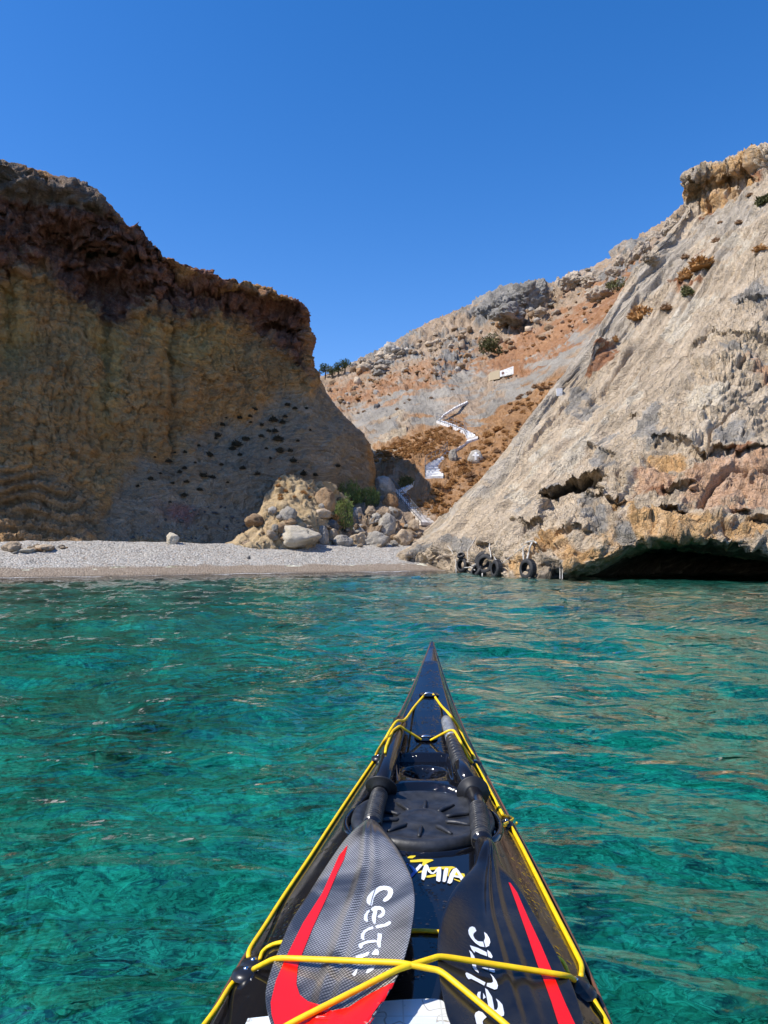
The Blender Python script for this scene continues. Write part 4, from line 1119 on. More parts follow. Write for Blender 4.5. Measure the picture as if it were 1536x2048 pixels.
# name on the deck
decal("deck_logo", [cD(q) for q in ([(165,290),(215,300),(325,420),(320,440),(240,530),(210,555),(190,510),(255,425)], [(105,290),(150,262),(160,280),(120,300)])], m_blue, kayak, bvh_deck, .0012)
decal("deck_logo", [cD(q) for q in ([(145,145),(200,120),(295,115),(300,130),(240,170),(150,165)], [(190,205),(420,185),(620,190),(645,210),(560,245),(510,270),(480,320),(415,300),(440,235),(300,245),(200,245)], [(570,345),(780,330),(1000,325),(1070,345),(990,375),(950,440),(930,520),(905,500),(930,400),(800,375),(580,395)], [(345,435),(420,400),(415,440),(350,450)], [(495,510),(690,470),(690,515),(560,540),(490,535)], [(1170,455),(1235,465),(1255,540),(1220,590),(1190,520)], [(1030,560),(1155,600),(1165,630),(1040,580)])], m_yel, kayak, bvh_deck, .0010)
decal("deck_logo", [cD(q) for q in ([(300,380),(380,290),(440,310),(330,435)], [(410,580),(420,440),(460,330),(500,295),(535,310),(570,390),(610,450),(640,455),(700,380),(745,345),(790,355),(790,480),(775,620),(750,635),(695,610),(700,470),(710,430),(650,480),(590,480),(540,440),(520,400),(500,520),(460,605)], [(815,625),(840,420),(870,365),(925,375),(920,440),(885,610),(860,640)], [(905,650),(960,480),(1020,385),(1080,365),(1130,420),(1230,570),(1185,635),(1140,560),(1030,540),(1000,640),(960,672)])], m_white, kayak, bvh_deck, .0020)
decal("deck_logo", [cD([(1052,512),(1076,440),(1124,515)])], m_yel, kayak, bvh_deck, .0028)

# chart in a clear cover under the blades
t = NT("chart_paper"); P = t.obj()
g1 = t.math('LESS_THAN', t.math('FRACT', t.math('MULTIPLY', t.n("SeparateXYZ").outputs[0], 1)), .5)
cont = t.math('FRACT', t.math('MULTIPLY', t.noise(P, 9, 3, .5, .4), 9.0)); ln = t.mr(t.math('ABSOLUTE', t.math('SUBTRACT', cont, .5)), .02, .06)
sx = t.n("SeparateXYZ"); t.put(sx.inputs[0], P)
gx = t.mr(t.math('ABSOLUTE', t.math('SUBTRACT', t.math('FRACT', t.math('MULTIPLY', sx.outputs[0], 22)), .5)), .01, .03)
gy = t.mr(t.math('ABSOLUTE', t.math('SUBTRACT', t.math('FRACT', t.math('MULTIPLY', sx.outputs[1], 22)), .5)), .01, .03)
land = t.mix(t.mr(t.noise(P, 5, 2), .52, .54), (.80, .82, .80), (.72, .80, .82))
c = t.mix(ln, (.45, .42, .36), land); c = t.mix(gx, (.62, .64, .62), c); c = t.mix(gy, (.62, .64, .62), c)
t.set(color=c, rough=.35, Coat_Weight=.7, Coat_Roughness=.05)
cs = np.array([(500,2046),(560,2040),(640,2032),(720,2020),(770,2012),(830,2008),(876,2008),(890,2016)]); ce = np.array([(440,2180),(520,2180),(600,2180),(690,2180),(760,2180),(830,2180),(900,2180),(930,2180)])
rows_ = []
for q in np.linspace(0, 1, 10):
    rows_.append([hit(x, y, bvh_deck, .006) for x, y in cs * (1 - q) + ce * q])
CG = net_sheet(np.array(rows_), 3, 4); nn = normals(CG); nn *= np.sign(nn[..., 2:3])
Vt = np.vstack([(CG + nn * .0).reshape(-1, 3), (CG - nn * .003).reshape(-1, 3)]); k = CG.shape[0] * CG.shape[1]; Fg = grid_faces(*CG.shape[:2])
chart = mk("chart", Vt, [tuple(f) for f in Fg] + [tuple(i + k for i in f[::-1]) for f in Fg], t.m)
tag(chart, "pale paper sea chart tucked under the paddle blades on the foredeck", "chart")
# ------------------------------------------------------------------ boulders, plants, steps, tyres
def bvh_of(G):
    return BVHTree.FromPolygons([Vector(v) for v in G.reshape(-1, 3)], [tuple(map(int, f)) for f in grid_faces(*G.shape[:2])])
bv_hill, bv_head, bv_cliff, bv_bank, bv_beach = bvh_of(hillG), bvh_of(headG), bvh_of(cliffG), bvh_of(bankG), bvh_of(BG)
ALL_T = [bv_hill, bv_head, bv_cliff, bv_bank, bv_beach]

def ico(sub):
    bm = bmesh.new(); bmesh.ops.create_icosphere(bm, subdivisions=sub, radius=1.0)
    V = np.array([v.co[:] for v in bm.verts]); F = np.array([[v.index for v in f.verts] for f in bm.faces]); bm.free(); return V, F
ICO = {k: ico(k) for k in (1, 2, 3, 4, 5)}
def rock_shape(seed, sub=4, planes=11, rough=.06, round_=.25):
    r = np.random.RandomState(seed); V, F = ICO[sub]
    nrm = r.normal(size=(planes, 3)); nrm /= np.linalg.norm(nrm, axis=1, keepdims=True)
    h = r.uniform(.55, .95, planes)
    d = V @ nrm.T
    k = np.where(d > .05, h / np.maximum(d, .05), 9)
    rad = np.minimum(k.min(1), 1.0)
    rad = rad * (1 - round_) + round_ * .85
    off = r.uniform(0, 50, 3)
    rad = rad + rough * fbm(V * 1.6 + off, 4, seed % 97) + rough * .9 * blocks(V * 2.6 + off, seed % 89)[0] + rough * .35 * fbm(V * 7 + off, 3, seed % 83)
    return V * rad[:, None], F
def stone_mat(name, a, b, dark=(.1, .09, .08), sc=1.0):
    t = NT(name); P = t.obj(); oi = t.n("ObjectInfo").outputs['Random']
    P = t.mapv(P, (1, 1, 1)); pp = t.n("VectorMath", operation='ADD'); t.put(pp.inputs[0], P); cb = t.n("CombineXYZ"); t.put(cb.inputs[0], t.math('MULTIPLY', oi, 37)); t.put(pp.inputs[1], cb.outputs[0]); P = pp.outputs[0]
    n1 = t.noise(P, 1.6 * sc, 6, .65, .5); n2 = t.noise(P, 7 * sc, 6, .68); n3 = t.noise(P, 22 * sc, 4, .65)
    c = t.mix(t.mr(n1, .38, .64), a, b); c = t.mix(t.math('MULTIPLY', t.mr(n2, .5, .7), .5), c, dark)
    c = t.mix(t.math('MULTIPLY', t.mr(n3, .55, .75), .4), c, (.6, .56, .5))
    hs = t.n("HueSaturation"); t.put(hs.inputs['Color'], c); t.put(hs.inputs['Value'], t.mr(oi, 0, 1, .78, 1.15))
    return t.set(color=hs.outputs[0], rough=.92, spec=.15, normal=t.bump(t.math('ADD', n2, t.math('MULTIPLY', n3, .5)), .12 / sc, 1.0))
m_sgrey = stone_mat("grey_stone", (.38, .34, .285), (.56, .505, .42))
m_stan = stone_mat("tan_stone", (.46, .34, .22), (.62, .49, .34), (.2, .15, .1))
m_sbrown = stone_mat("brown_stone", (.26, .165, .09), (.42, .29, .17), (.12, .08, .05))
m_spale = stone_mat("pale_stone", (.60, .52, .38), (.68, .60, .47), (.42, .34, .24))
m_sorange = stone_mat("orange_stone", (.42, .23, .10), (.52, .32, .17), (.25, .12, .06))
m_sdark = stone_mat("dark_stone", (.13, .125, .12), (.24, .23, .215))
m_sdark2 = stone_mat("crag_stone", (.21, .195, .17), (.40, .37, .32), (.09, .085, .08), .45)
m_scrag = stone_mat("tan_crag_stone", (.42, .335, .24), (.60, .49, .365), (.2, .16, .12), .45)
MAT = dict(g=m_sgrey, t=m_stan, b=m_sbrown, p=m_spale, o=m_sorange, d=m_sdark)
def ground_hit(px, py, bv=None):
    h = hit(px, py, bv or ALL_T); return h
def set_base(V, sink=.18):
    z = V[:, 2]; lo = z.min(); return V - np.array([0, 0, lo + (z.max() - lo) * sink])
def boulder(seed, px, py, w, h, mat, label, name="boulder", group=None, depth=1.0, rough=.07, rnd=.25, bv=None, tilt=0, sub=4, planes=11):
    """px, py: middle of the stone in the photo; w, h its size there"""
    g = ground_hit(px, py + h * .42, bv)
    if g is None: g = at(px, py + h * .42, 38.0)
    Yd = g[1]; sw, sh = w * Yd / FPX, h * Yd / FPX
    V, F = rock_shape(seed, sub, planes if name != 'boulder' else 8, rough, rnd)
    V = V / np.abs(V).max(0) * np.array([sw * .5, sw * .5 * depth, sh * .68])
    if tilt:
        a = math.radians(tilt); V = V @ np.array([[math.cos(a), 0, -math.sin(a)], [0, 1, 0], [math.sin(a), 0, math.cos(a)]]).T
    V = set_base(V, .24)
    o = mk(name, V, F, mat); o.location = g + np.array([0, sw * .15, 0])
    tag(o, label, "boulder" if name == "boulder" else name.replace("_", " "), group); return o

B_ = [
 (1,509,1041,44,25,'b',"brown boulder on the left edge of the gravel bank where the shade ends"),
 (2,574,1027,40,29,'g',"smooth grey square-cut block resting on the gravel bank"),
 (3,641,1026,46,20,'t',"flat-topped tan slab perched on other rocks right of the grey square block"),
 (5,649,1002,46,48,'b',"rough brown crumbling boulder at the top right of the gravel bank"),
 (6,592,1068,100,40,'p',"large cream-white rock mass at the back of the pebble beach"),
 (7,642,1068,32,38,'g',"upright pitted grey boulder on the right end of the cream rock mass"),
 (8,664,1068,26,22,'t',"round tan boulder just right of the pitted grey boulder"),
 (9,561,1058,34,21,'b',"dark brown boulder above the left part of the cream rock mass"),
 (10,580,1043,26,14,'b',"small brown stone directly below the grey square block"),
 (11,545,1021,20,15,'g',"small grey stone left of the grey square block"),
 (12,774,1050,38,46,'g',"tall rounded grey-tan boulder standing above the beach left of the steps"),
 (13,752,1077,60,32,'g',"wide pale grey boulder at the beach edge below the tall rounded one"),
 (14,716,1078,36,26,'t',"tan boulder at the beach edge left of the wide pale grey one"),
 (15,686,1081,44,20,'g',"low grey boulder at the beach edge below the green bush"),
 (16,806,1076,44,32,'t',"tan boulder at the beach edge beside the foot of the headland"),
 (17,739,1022,26,20,'t',"rounded tan boulder right of the green bush"),
 (18,713,1028,32,24,'g',"grey boulder directly below the reed clump"),
 (19,768,974,60,34,'g',"big leaning grey slab at the top of the lower steps"),
 (20,781,1000,36,32,'o',"orange rock beside the upper end of the lower railing"),
 (21,785,1024,26,20,'g',"grey stone left of the middle of the lower steps"),
 (22,716,1058,40,22,'g',"angular grey boulder right of the green bush foot"),
 (23,750,1038,36,24,'g',"grey boulder leaning against the left side of the tall rounded one"),
 (24,643,1012,16,10,'g',"little grey stone on top of the tan slab"),
 (25,803,1054,18,14,'o',"small orange stone between the tall rounded boulder and the steps"),
 (26,829,1052,28,24,'t',"light tan stone by the foot of the lower steps"),
 (27,664,1050,28,24,'d',"dark boulder in the gap left of the green bush"),
 (28,345,1077,27,24,'p',"lone pale boulder at the back of the beach under the shaded cliff"),
 (29,22,1092,46,22,'t',"tan block at the far left end of the beach"),
 (30,88,1095,52,13,'t',"flat tan slab on the left beach"),
 (31,50,1101,40,8,'p',"thin pale slab in front of the left beach rocks"),
 (32,497,1115,8,7,'d',"single dark stone lying on the white pebbles"),
 (33,754,812,15,12,'d',"isolated dark boulder on the grey rock slab up the valley"),
 (34,907,911,20,24,'g',"upright grey stone at the top of the wide white steps")]
rs = {28:.6, 6:.25}
for (sd, px, py, w, h, mt, lab) in B_:
    boulder(sd * 13 + 5, px, py, w, h, MAT[mt], lab, depth=.9, rough=.12 if mt != 'p' else .09, rnd=.08 if sd != 12 else .3, tilt={19: -32, 13: 6, 3: 4, 22: -18}.get(sd, 0))
# small stones lying between the boulders and along the foot of the cliff
R = np.random.RandomState(4); var = [rock_shape(300 + k, 3, 10, .08, .25) for k in range(6)]
def scatter(n, regions, wpx, mats, label, cat, name, group, bv=None, flat=.7, sink=.2, variants=None, seed=1, soft=None):
    R = np.random.RandomState(seed); made = 0; tries = 0; meshes = {}
    while made < n and tries < n * 30:
        tries += 1
        pol = regions[R.randint(len(regions))]; xs, ys = [p[0] for p in pol], [p[1] for p in pol]
        px, py = R.uniform(min(xs), max(xs)), R.uniform(min(ys), max(ys))
        if polymask(np.array([px]), np.array([py]), pol, .01)[0] < .5: continue
        g = ground_hit(px, py, bv)
        if g is None: continue
        w = R.uniform(*wpx) if R.rand() < .8 else R.uniform(wpx[1], wpx[1] * 1.6)
        s = w * g[1] / FPX
        m = mats[R.randint(len(mats))]; k = (R.randint(len(variants)), m.name)
        if k not in meshes:
            V, F = variants[k[0]]; V = V / np.abs(V).max() * .5
            o = mk(name, V, F, m); meshes[k] = o.data
        else:
            o = bpy.data.objects.new(name, meshes[k]); link(o)
        o.scale = (s, s * R.uniform(.7, 1.1), s * flat * R.uniform(.75, 1.2)); o.rotation_euler = (R.uniform(-.25, .25), R.uniform(-.25, .25), R.uniform(0, 6.28))
        o.location = g + np.array([0, 0, s * flat * (.5 - sink)])
        tag(o, label, cat, group); made += 1
scatter(95, [[(490,1085),(560,1040),(660,1000),(740,1000),(850,1040),(840,1095),(500,1095)]], (6, 15), [m_sgrey, m_stan, m_stan, m_sbrown, m_sgrey], "loose stone lying among the big boulders behind the beach", "stone", "stone", "loose stones between the boulders", variants=var, seed=5)
scatter(24, [[(0,1094),(140,1092),(140,1104),(0,1108)]], (6, 16), [m_stan, m_sorange, m_sgrey], "small flat rock at the left end of the pebble beach", "stone", "stone", "small rocks on the left beach", variants=var, seed=6, flat=.4)
scatter(60, [[(250,1082),(470,1082),(540,1030),(420,1000),(330,1040)]], (3, 7), [m_sgrey, m_sdark], "shaded pebble-sized stone fallen at the foot of the cliff", "stone", "stone", "fallen stones below the shaded cliff", variants=var, seed=7)
scatter(170, [[(650,765),(760,715),(880,665),(1000,640),(1110,600),(1230,560),(1190,640),(1080,680),(940,735),(880,765),(760,785),(700,810),(660,800)]], (4, 15), [m_sgrey, m_stan, m_sbrown, m_scrag, m_sorange, m_sbrown], "weathered rock strewn over the rubble slope below the ridge", "rock", "rock", "rocks strewn over the upper hillside", bv=[bv_hill], variants=[rock_shape(330 + k, 3, 9, .16, .02) for k in range(7)], seed=8, flat=.8, sink=.3)
scatter(50, [[(860,690),(960,640),(1100,560),(1250,520),(1320,480),(1300,560),(1150,620)], [(700,735),(800,688),(830,700),(760,750)]], (13, 30), [m_sgrey, m_scrag, m_scrag, m_sdark2], "big angular outcrop rock jutting from the ridge", "rock", "rock", "outcrop rocks along the ridge", bv=[bv_hill], variants=[rock_shape(360 + k, 4, 10, .22, .0) for k in range(6)], seed=9, flat=.75, sink=.4)

# crags standing on the skyline
def crag(seed, items, mat, bv, label):
    parts = []
    for k, (px, py, w, h, dY) in enumerate(items):
        g = ground_hit(px, py + h * .2, bv)
        if g is None: continue
        Yd = g[1] + dY; sw, sh = w * Yd / FPX, h * Yd / FPX
        V, F = rock_shape(seed + k, 5, 14, .24, .0)
        V = V / np.abs(V).max(0) * np.array([sw * .5, sw * .45, sh * .5])
        parts.append((V + at(px, py, Yd), F))
    V, F = join(parts); o = mk("crag", V, F, mat); tag(o, label, "crag", None, "structure"); return o
crag(500, [(1050,598,86,84,1.0),(1005,612,60,60,0),(1078,585,46,62,2),(970,628,56,40,0),(1020,630,90,50,-2)], m_sdark2, [bv_hill], "dark grey domed crag standing on the skyline ridge")
crag(520, [(1140,568,60,44,0),(1185,562,60,42,1),(1230,550,60,36,1),(1118,575,26,44,1),(1200,590,70,40,-2)], m_scrag, [bv_hill], "pale tan crag right of the dark dome on the ridge")
crag(540, [(1262,518,34,46,0),(1285,500,40,40,2),(1312,478,44,40,2),(1340,455,40,44,3),(1300,520,40,40,0)], m_scrag, [bv_hill, bv_head], "jagged broken crag stepping up to the headland's top")

# ---- plants
def leaf_mat(name, a, b, rough=.8, tr=0.0):
    t = NT(name); f = t.attr("leaf"); n_ = t.noise(t.obj(), 3, 2)
    return t.set(color=t.mix(t.math('ADD', t.math('MULTIPLY', f, .75), t.math('MULTIPLY', n_, .25)), a, b), rough=rough, spec=.2)
m_cush = leaf_mat("dry_cushion", (.27, .13, .042), (.56, .32, .125))
m_cush2 = leaf_mat("grey_cushion", (.20, .115, .06), (.42, .27, .15))
m_darkb = leaf_mat("dark_scrub", (.035, .028, .016), (.085, .068, .038))
m_olive = leaf_mat("olive_leaves", (.055, .062, .022), (.17, .165, .065))
m_green = leaf_mat("green_leaves", (.075, .115, .028), (.24, .29, .085))
m_pine = leaf_mat("dark_green_leaves", (.030, .048, .018), (.10, .125, .045))
m_wood = plain("bark", (.12, .085, .055), .9)
def leaves(n, pos_fn, size, R, stretch=1.6):
    V, F, A = [], [], []
    for k in range(n):
        p, d = pos_fn(R)
        d = d + R.normal(size=3) * .45; d /= np.linalg.norm(d) + 1e-9
        s = np.cross(d, R.normal(size=3)); s /= np.linalg.norm(s) + 1e-9
        L = size * R.uniform(.6, 1.3)
        i = len(V); V += [p - s * L * .3, p + d * L * stretch * .5 - s * L * .32, p + d * L * stretch, p + s * L * .3 + d * L * .3]; F.append((i, i + 1, i + 2, i + 3)); A += [R.rand()] * 4
    return np.array(V), F, np.array(A)
def dome_shrub(seed, n=420, size=.13, hgt=.62, core=True):
    R = np.random.RandomState(seed); off = R.uniform(0, 30, 3)
    def pf(R):
        d = R.normal(size=3); d[2] = abs(d[2]) * .9 + .02; d /= np.linalg.norm(d)
        r = .5 * (.72 + .45 * float(perlin(np.array([d * 1.8 + off]), seed)[0])) * R.uniform(.72, 1.0)
        return d * r * np.array([1, 1, hgt * 1.7]), d
    V, F, A = leaves(n, pf, size, R)
    if core:
        C, CF = ICO[2]; C = C[:, :] * np.array([1, 1, hgt * 1.7]) * .34; C = C[:]; C[:, 2] = np.maximum(C[:, 2], -.03)
        F = F + [tuple(int(i) + len(V) for i in f) for f in CF]; V = np.vstack([V, C]); A = np.concatenate([A, np.full(len(C), .1)])
    return V, F, A
cush = [dome_shrub(700 + k, 300, .10, .5) for k in range(5)]
cush_me = [mk("shrub", V, F, m_cush, attrs={"leaf": A}, smooth=False) for V, F, A in cush]
cush_me2 = [mk("shrub", V, F, m_cush2, attrs={"leaf": A}, smooth=False) for V, F, A in cush[:3]]
dark_me = [mk("shrub", V, F, m_darkb, attrs={"leaf": A}, smooth=False) for V, F, A in cush[:4]]
def take(lst):
    ms = [o.data for o in lst]
    for o in lst: bpy.data.objects.remove(o)
    return ms
cush_me, cush_me2, dark_me = take(cush_me), take(cush_me2), take(dark_me)
def shrub(me, px, py, w, label, group=None, bv=None, hs=1.0, name="shrub", cat="shrub", R=np.random.RandomState(77)):
    g = ground_hit(px, py, bv)
    if g is None: return None
    o = bpy.data.objects.new(name, me); link(o)
    s = w * g[1] / FPX * 1.08
    o.scale = (s, s, s * hs); o.rotation_euler = (0, 0, R.uniform(0, 6.28)); o.location = g - np.array([0, 0, .04 * s])
    return tag(o, label, cat, group)
dk = [(870,1180,17),(945,1215,26),(980,1195,18),(835,1258,20),(740,1248,11),(675,1284,15),(815,1340,23),(740,1312,14),(720,1327,12),(745,1365,15),(800,1398,14),(735,1420,16),(600,1354,14),(550,1383,11),(850,1348,15),(885,1298,11),(970,1312,15),(910,1368,9),(1030,1334,15),(1110,1195,24),(1120,1243,20),(1170,1282,20),(1080,1272,10),(1160,1242,14),(1075,1163,12),(1095,1118,20),(1130,1128,17),(1150,1058,14),(1018,1076,13),(960,1108,16),(1000,1104,12),(1045,1138,14),(890,1138,14),(1075,1453,18),(1225,1073,10),(1180,1073,12),(1210,1334,20),(1350,1303,14),(1260,1338,13),(690,1372,10),(795,1222,9),(620,1268,8),(1000,1128,9),(1045,1183,12),(1190,1203,10),(1100,1163,16),(640,1333,9),(680,1448,8),(960,1258,12),(1065,1233,9),(905,1110,9),(860,1192,12),(1240,1160,8),(1140,1105,12),(780,1290,8),(700,1250,7),(930,1235,18)]
for k, (x, y, w) in enumerate(dk):
    shrub(dark_me[k % 4], x / 2, 280 + y / 2 + w * .12, w * .95, "dark dry shrub rooted in the grey scree of the shaded cliff", "dark shrubs on the shaded scree", [bv_cliff], 1.1)
for k, (x, y, w) in enumerate([(560,958,9),(556,972,13),(571,983,13),(561,991,11),(562,998,14),(589,994,9),(606,985,13),(616,978,10),(610,988,11),(620,996,12)]):
    shrub(cush_me[k % 5], x, y, w, "small straw-coloured shrub on the sunlit gravel bank", "small shrubs on the gravel bank", [bv_bank])
def scatter_shrubs(n, polys, w, meshes, label, group, bv, seed, hs=1.0, mind=5):
    R = np.random.RandomState(seed); pts = []; tries = 0
    while len(pts) < n and tries < n * 60:
        tries += 1; pol = polys[R.randint(len(polys))]
        px, py = R.uniform(min(p[0] for p in pol), max(p[0] for p in pol)), R.uniform(min(p[1] for p in pol), max(p[1] for p in pol))
        if polymask(np.array([px]), np.array([py]), pol, .01)[0] < .5: continue
        if any((px - a) ** 2 + 3 * (py - b) ** 2 < mind ** 2 for a, b in pts): continue
        if shrub(meshes[R.randint(len(meshes))], px, py, R.uniform(*w), label, group, bv, hs * R.uniform(.8, 1.2)) is not None: pts.append((px, py))
scatter_shrubs(88, [[(742,905),(800,882),(880,853),(925,880),(905,905),(870,930),(850,905),(780,925),(745,925)]], (9, 16), cush_me, "rounded orange-brown cushion shrub on the slope left of the white steps", "cushion shrubs left of the steps", [bv_hill], 21, mind=7)
scatter_shrubs(46, [[(890,925),(960,880),(1040,830),(1060,880),(1000,950),(950,1000),(890,1010),(862,990),(880,960)]], (12, 24), cush_me + cush_me2[:1], "bushy rust-brown cushion shrub on the slope right of the white steps", "cushion shrubs right of the steps", [bv_hill], 22, mind=10)
scatter_shrubs(16, [[(800,985),(850,1000),(900,1010),(880,1035),(850,1020)]], (9, 18), cush_me, "dry orange shrub crowding the edge of the lower steps", "shrubs beside the lower steps", [bv_hill], 23, mind=8)
scatter_shrubs(26, [[(1000,810),(1075,770),(1130,755),(1110,830),(1060,850)]], (10, 20), cush_me + cush_me2, "brown shrub in the orange earth gully below the headland", "shrubs in the orange gully", [bv_hill], 24, mind=9)
scatter_shrubs(14, [[(880,832),(925,842),(960,880),(930,875),(890,850)]], (9, 16), cush_me, "orange-brown shrub inside the bend of the zigzag path", "shrubs inside the path bend", [bv_hill], 25, mind=8)
scatter_shrubs(20, [[(660,800),(760,750),(900,720),(880,770),(780,790),(690,825)], [(1020,700),(1230,590),(1220,640),(1060,720)]], (6, 13), cush_me2 + cush_me, "low dry shrub scattered over the red rubble slope", "dry shrubs on the rubble slope", [bv_hill], 26, mind=10)
scatter_shrubs(8, [[(700,830),(860,785),(930,760),(900,800),(820,830),(740,855)]], (6, 11), cush_me2, "little brown shrub in a crack of the grey rock slab", "shrubs in the grey slab", [bv_hill], 27, mind=12)
# low dry ground cover filling the gaps between the shrubs: uncountable tufts
Rg = np.random.RandomState(90); gp = []; tuft = [dome_shrub(760 + k, 46, .2, .45, True) for k in range(4)]; GA = []
for pol, cnt, ws in (([(742,905),(800,882),(880,853),(925,880),(905,905),(870,930),(850,905),(780,925),(745,925)], 520, (4, 9)), ([(870,985),(890,925),(960,880),(1040,830),(1130,755),(1110,830),(1060,880),(1000,950),(960,1000),(890,1020)], 760, (4, 10)),
                     ([(650,790),(760,745),(900,720),(1020,690),(1230,580),(1220,640),(1060,700),(900,750),(780,790),(690,825)], 800, (2.5, 6.5)), ([(800,985),(850,1000),(900,1010),(880,1035),(850,1030)], 60, (4, 8))):
    n_ = 0
    while n_ < cnt:
        px, py = Rg.uniform(min(q[0] for q in pol), max(q[0] for q in pol)), Rg.uniform(min(q[1] for q in pol), max(q[1] for q in pol)); n_ += 1
        if polymask(np.array([px]), np.array([py]), pol, .01)[0] < .5: continue
        if min(math.hypot(px - x, py - y) for ln_ in STAIR_PX for x, y in ln_) < 12: continue
        g = ground_hit(px, py, [bv_hill])
        if g is None: continue
        V, F, A = tuft[Rg.randint(4)]; s_ = Rg.uniform(*ws) * g[1] / FPX; gp.append((V * s_ + g, F)); GA.append(A)
V, F = join(gp); gc = mk("ground_cover", V, F, m_cush, attrs={"leaf": np.concatenate(GA)}, smooth=False)
tag(gc, "low dry tufts covering the orange and red slopes between the shrubs", "ground cover", None, "stuff")
for k, (x, y, w, hs, m, lab) in enumerate([
    (1285,634,58,1.0,0,"large orange cushion shrub midway up the pale headland slab"), (1332,618,28,1.0,1,"brownish cushion shrub just right of the large orange one on the slab"),
    (1405,534,66,.8,0,"widest orange cushion shrub high on the headland slab"), (1372,556,34,1.3,0,"orange shrub hanging down below the widest one on the slab"),
    (1370,516,18,1.2,1,"small dark brown shrub above the widest orange one"), (1432,484,22,1.0,1,"grey-brown shrub high up beside a dark ledge on the slab"),
    (1478,447,18,.9,1,"dull red-brown shrub near the top of the slab"), (1520,500,30,.9,0,"orange tuft at the right edge of the photo"),
    (1262,636,16,1.4,0,"narrow orange shrub in the gully left of the large orange one"), (1230,682,16,1.6,0,"thin orange shrub in the crack above the protruding brown block"),
    (1500,392,18,.9,1,"small brown tuft under the orange crag"), (1440,446,12,1,1,"tiny dark tuft on the bare upper slab")]):
    shrub((cush_me, cush_me2)[m][k % 3], x, y, w, lab, None, [bv_head], hs)

def bush(seed, px, py, w, h, mat, label, name="bush", n=900, bv=None, upright=False, lsize=.055):
    g = ground_hit(px, py, bv)
    if g is None: g = at(px, py, 41)
    R = np.random.RandomState(seed); s = w * g[1] / FPX; hh = h * g[1] / FPX
    root = empty(name, g); tag(root, label, name)
    cl = [(R.uniform(-.36, .36), R.uniform(-.3, .3), R.uniform(.25, .8), R.uniform(.16, .3)) for _ in range(11)]
    def pf(R):
        if upright:
            x, y = R.uniform(-.48, .48) , R.uniform(-.3, .3); top = (.55 + .45 * math.cos(x * 2.6)) * (.75 + .3 * float(perlin(np.array([[x * 5, y * 5, seed]]), 3)[0]) + .1)
            z = R.uniform(0, 1) ** .7 * top; d = np.array([x * .6, y * .6, 1.0]); return np.array([x * s, y * s, z * hh]), d
        c = cl[R.randint(len(cl))]; d = R.normal(size=3); d /= np.linalg.norm(d); r = c[3] * R.uniform(.5, 1) ** .5
        return np.array([(c[0] + d[0] * r) * s, (c[1] + d[1] * r) * s, max(.02, (c[2] + d[2] * r * .9)) * hh]), d
    V, F, A = leaves(n, pf, lsize * (1 if upright else 1.3), R, 3.2 if upright else 1.5)
    mk("foliage", V, F, mat, root, smooth=False, attrs={"leaf": A})
    st = [tube([(R.uniform(-.06, .06) * s, R.uniform(-.05, .05) * s, -.05), (c[0] * s * .5, c[1] * s * .5, c[2] * hh * .5), (c[0] * s, c[1] * s, c[2] * hh)], [.03, .02, .008], 6) for c in cl[:5]]
    for q in st[:3]: mk("stem", *q, m_wood, root)
    return root
bush(31, 698, 1012, 50, 52, m_green, "bright green reed clump behind the boulders, its taller left part", "reed_clump", 1500, None, True, .05)
bush(32, 736, 1012, 48, 40, m_green, "lower green reed clump touching the big leaning slab", "reed_clump", 1300, None, True, .05)
bush(33, 688, 1062, 36, 76, m_green, "tall pale green bush growing between the beach boulders", "bush", 1100, None, True, .05)
bush(34, 668, 1046, 16, 16, m_cush, "small yellowish dry bush in the boulder gap", "bush", 300, None, False, .06)
bush(35, 812, 976, 28, 24, m_olive, "small grey-green bush at the upper end of the lower steps", "bush", 700, None, True, .06)
bush(36, 978, 712, 50, 40, m_olive, "round olive-green bush alone on the upper slope", "bush", 1500, [bv_hill], False, .13)
bush(37, 1236, 582, 44, 26, m_olive, "green bush below the skyline beside the top of the slab", "bush", 900, [bv_hill, bv_head], False, .12)
bush(38, 1374, 592, 26, 22, m_olive, "small green bush beside the orange shrubs on the slab", "bush", 600, [bv_head], False, .07)
bush(39, 1528, 412, 26, 20, m_olive, "olive bush at the right edge high on the headland", "bush", 500, [bv_head], False, .1)
def tree(seed, px, ptop, pbase, w, mat, label, Yd=112):
    g = ground_hit(px, pbase, [bv_hill])
    if g is None: g = at(px, pbase, Yd)
    R = np.random.RandomState(seed); H = (pbase - ptop) * g[1] / FPX; s = w * g[1] / FPX
    root = empty("tree", g); tag(root, label, "tree")
    mk("trunk", *tube([(0, 0, -.3), (.05 * s, 0, H * .35), (-.04 * s, 0, H * .7)], [.12, .09, .05], 7), m_wood, root)
    cl = [(R.uniform(-.42, .42) * s, R.uniform(-.35, .35) * s, R.uniform(.42, .85) * H, R.uniform(.2, .32) * s) for _ in range(12)]
    for c in cl[:3]: mk("limb", *tube([(0, 0, H * .45), (c[0] * .6, c[1] * .6, (H * .45 + c[2]) / 2), c[:3]], [.05, .035, .015], 5), m_wood, root)
    def pf(R):
        c = cl[R.randint(len(cl))]; d = R.normal(size=3); d /= np.linalg.norm(d); r = c[3] * R.uniform(.3, 1) ** .5
        return np.array([c[0], c[1], c[2]]) + d * r * np.array([1, 1, .8]), d
    V, F, A = leaves(850, pf, .11, R, 1.7); mk("crown", V, F, mat, root, smooth=False, attrs={"leaf": A})
tree(41, 650, 724, 758, 20, m_pine, "leftmost dark tree on the skyline, half behind the cliff edge")
tree(42, 664, 730, 757, 20, m_olive, "olive-toned tree second from the left in the skyline grove")
tree(43, 676, 724, 752, 18, m_pine, "middle slim dark tree of the skyline grove")
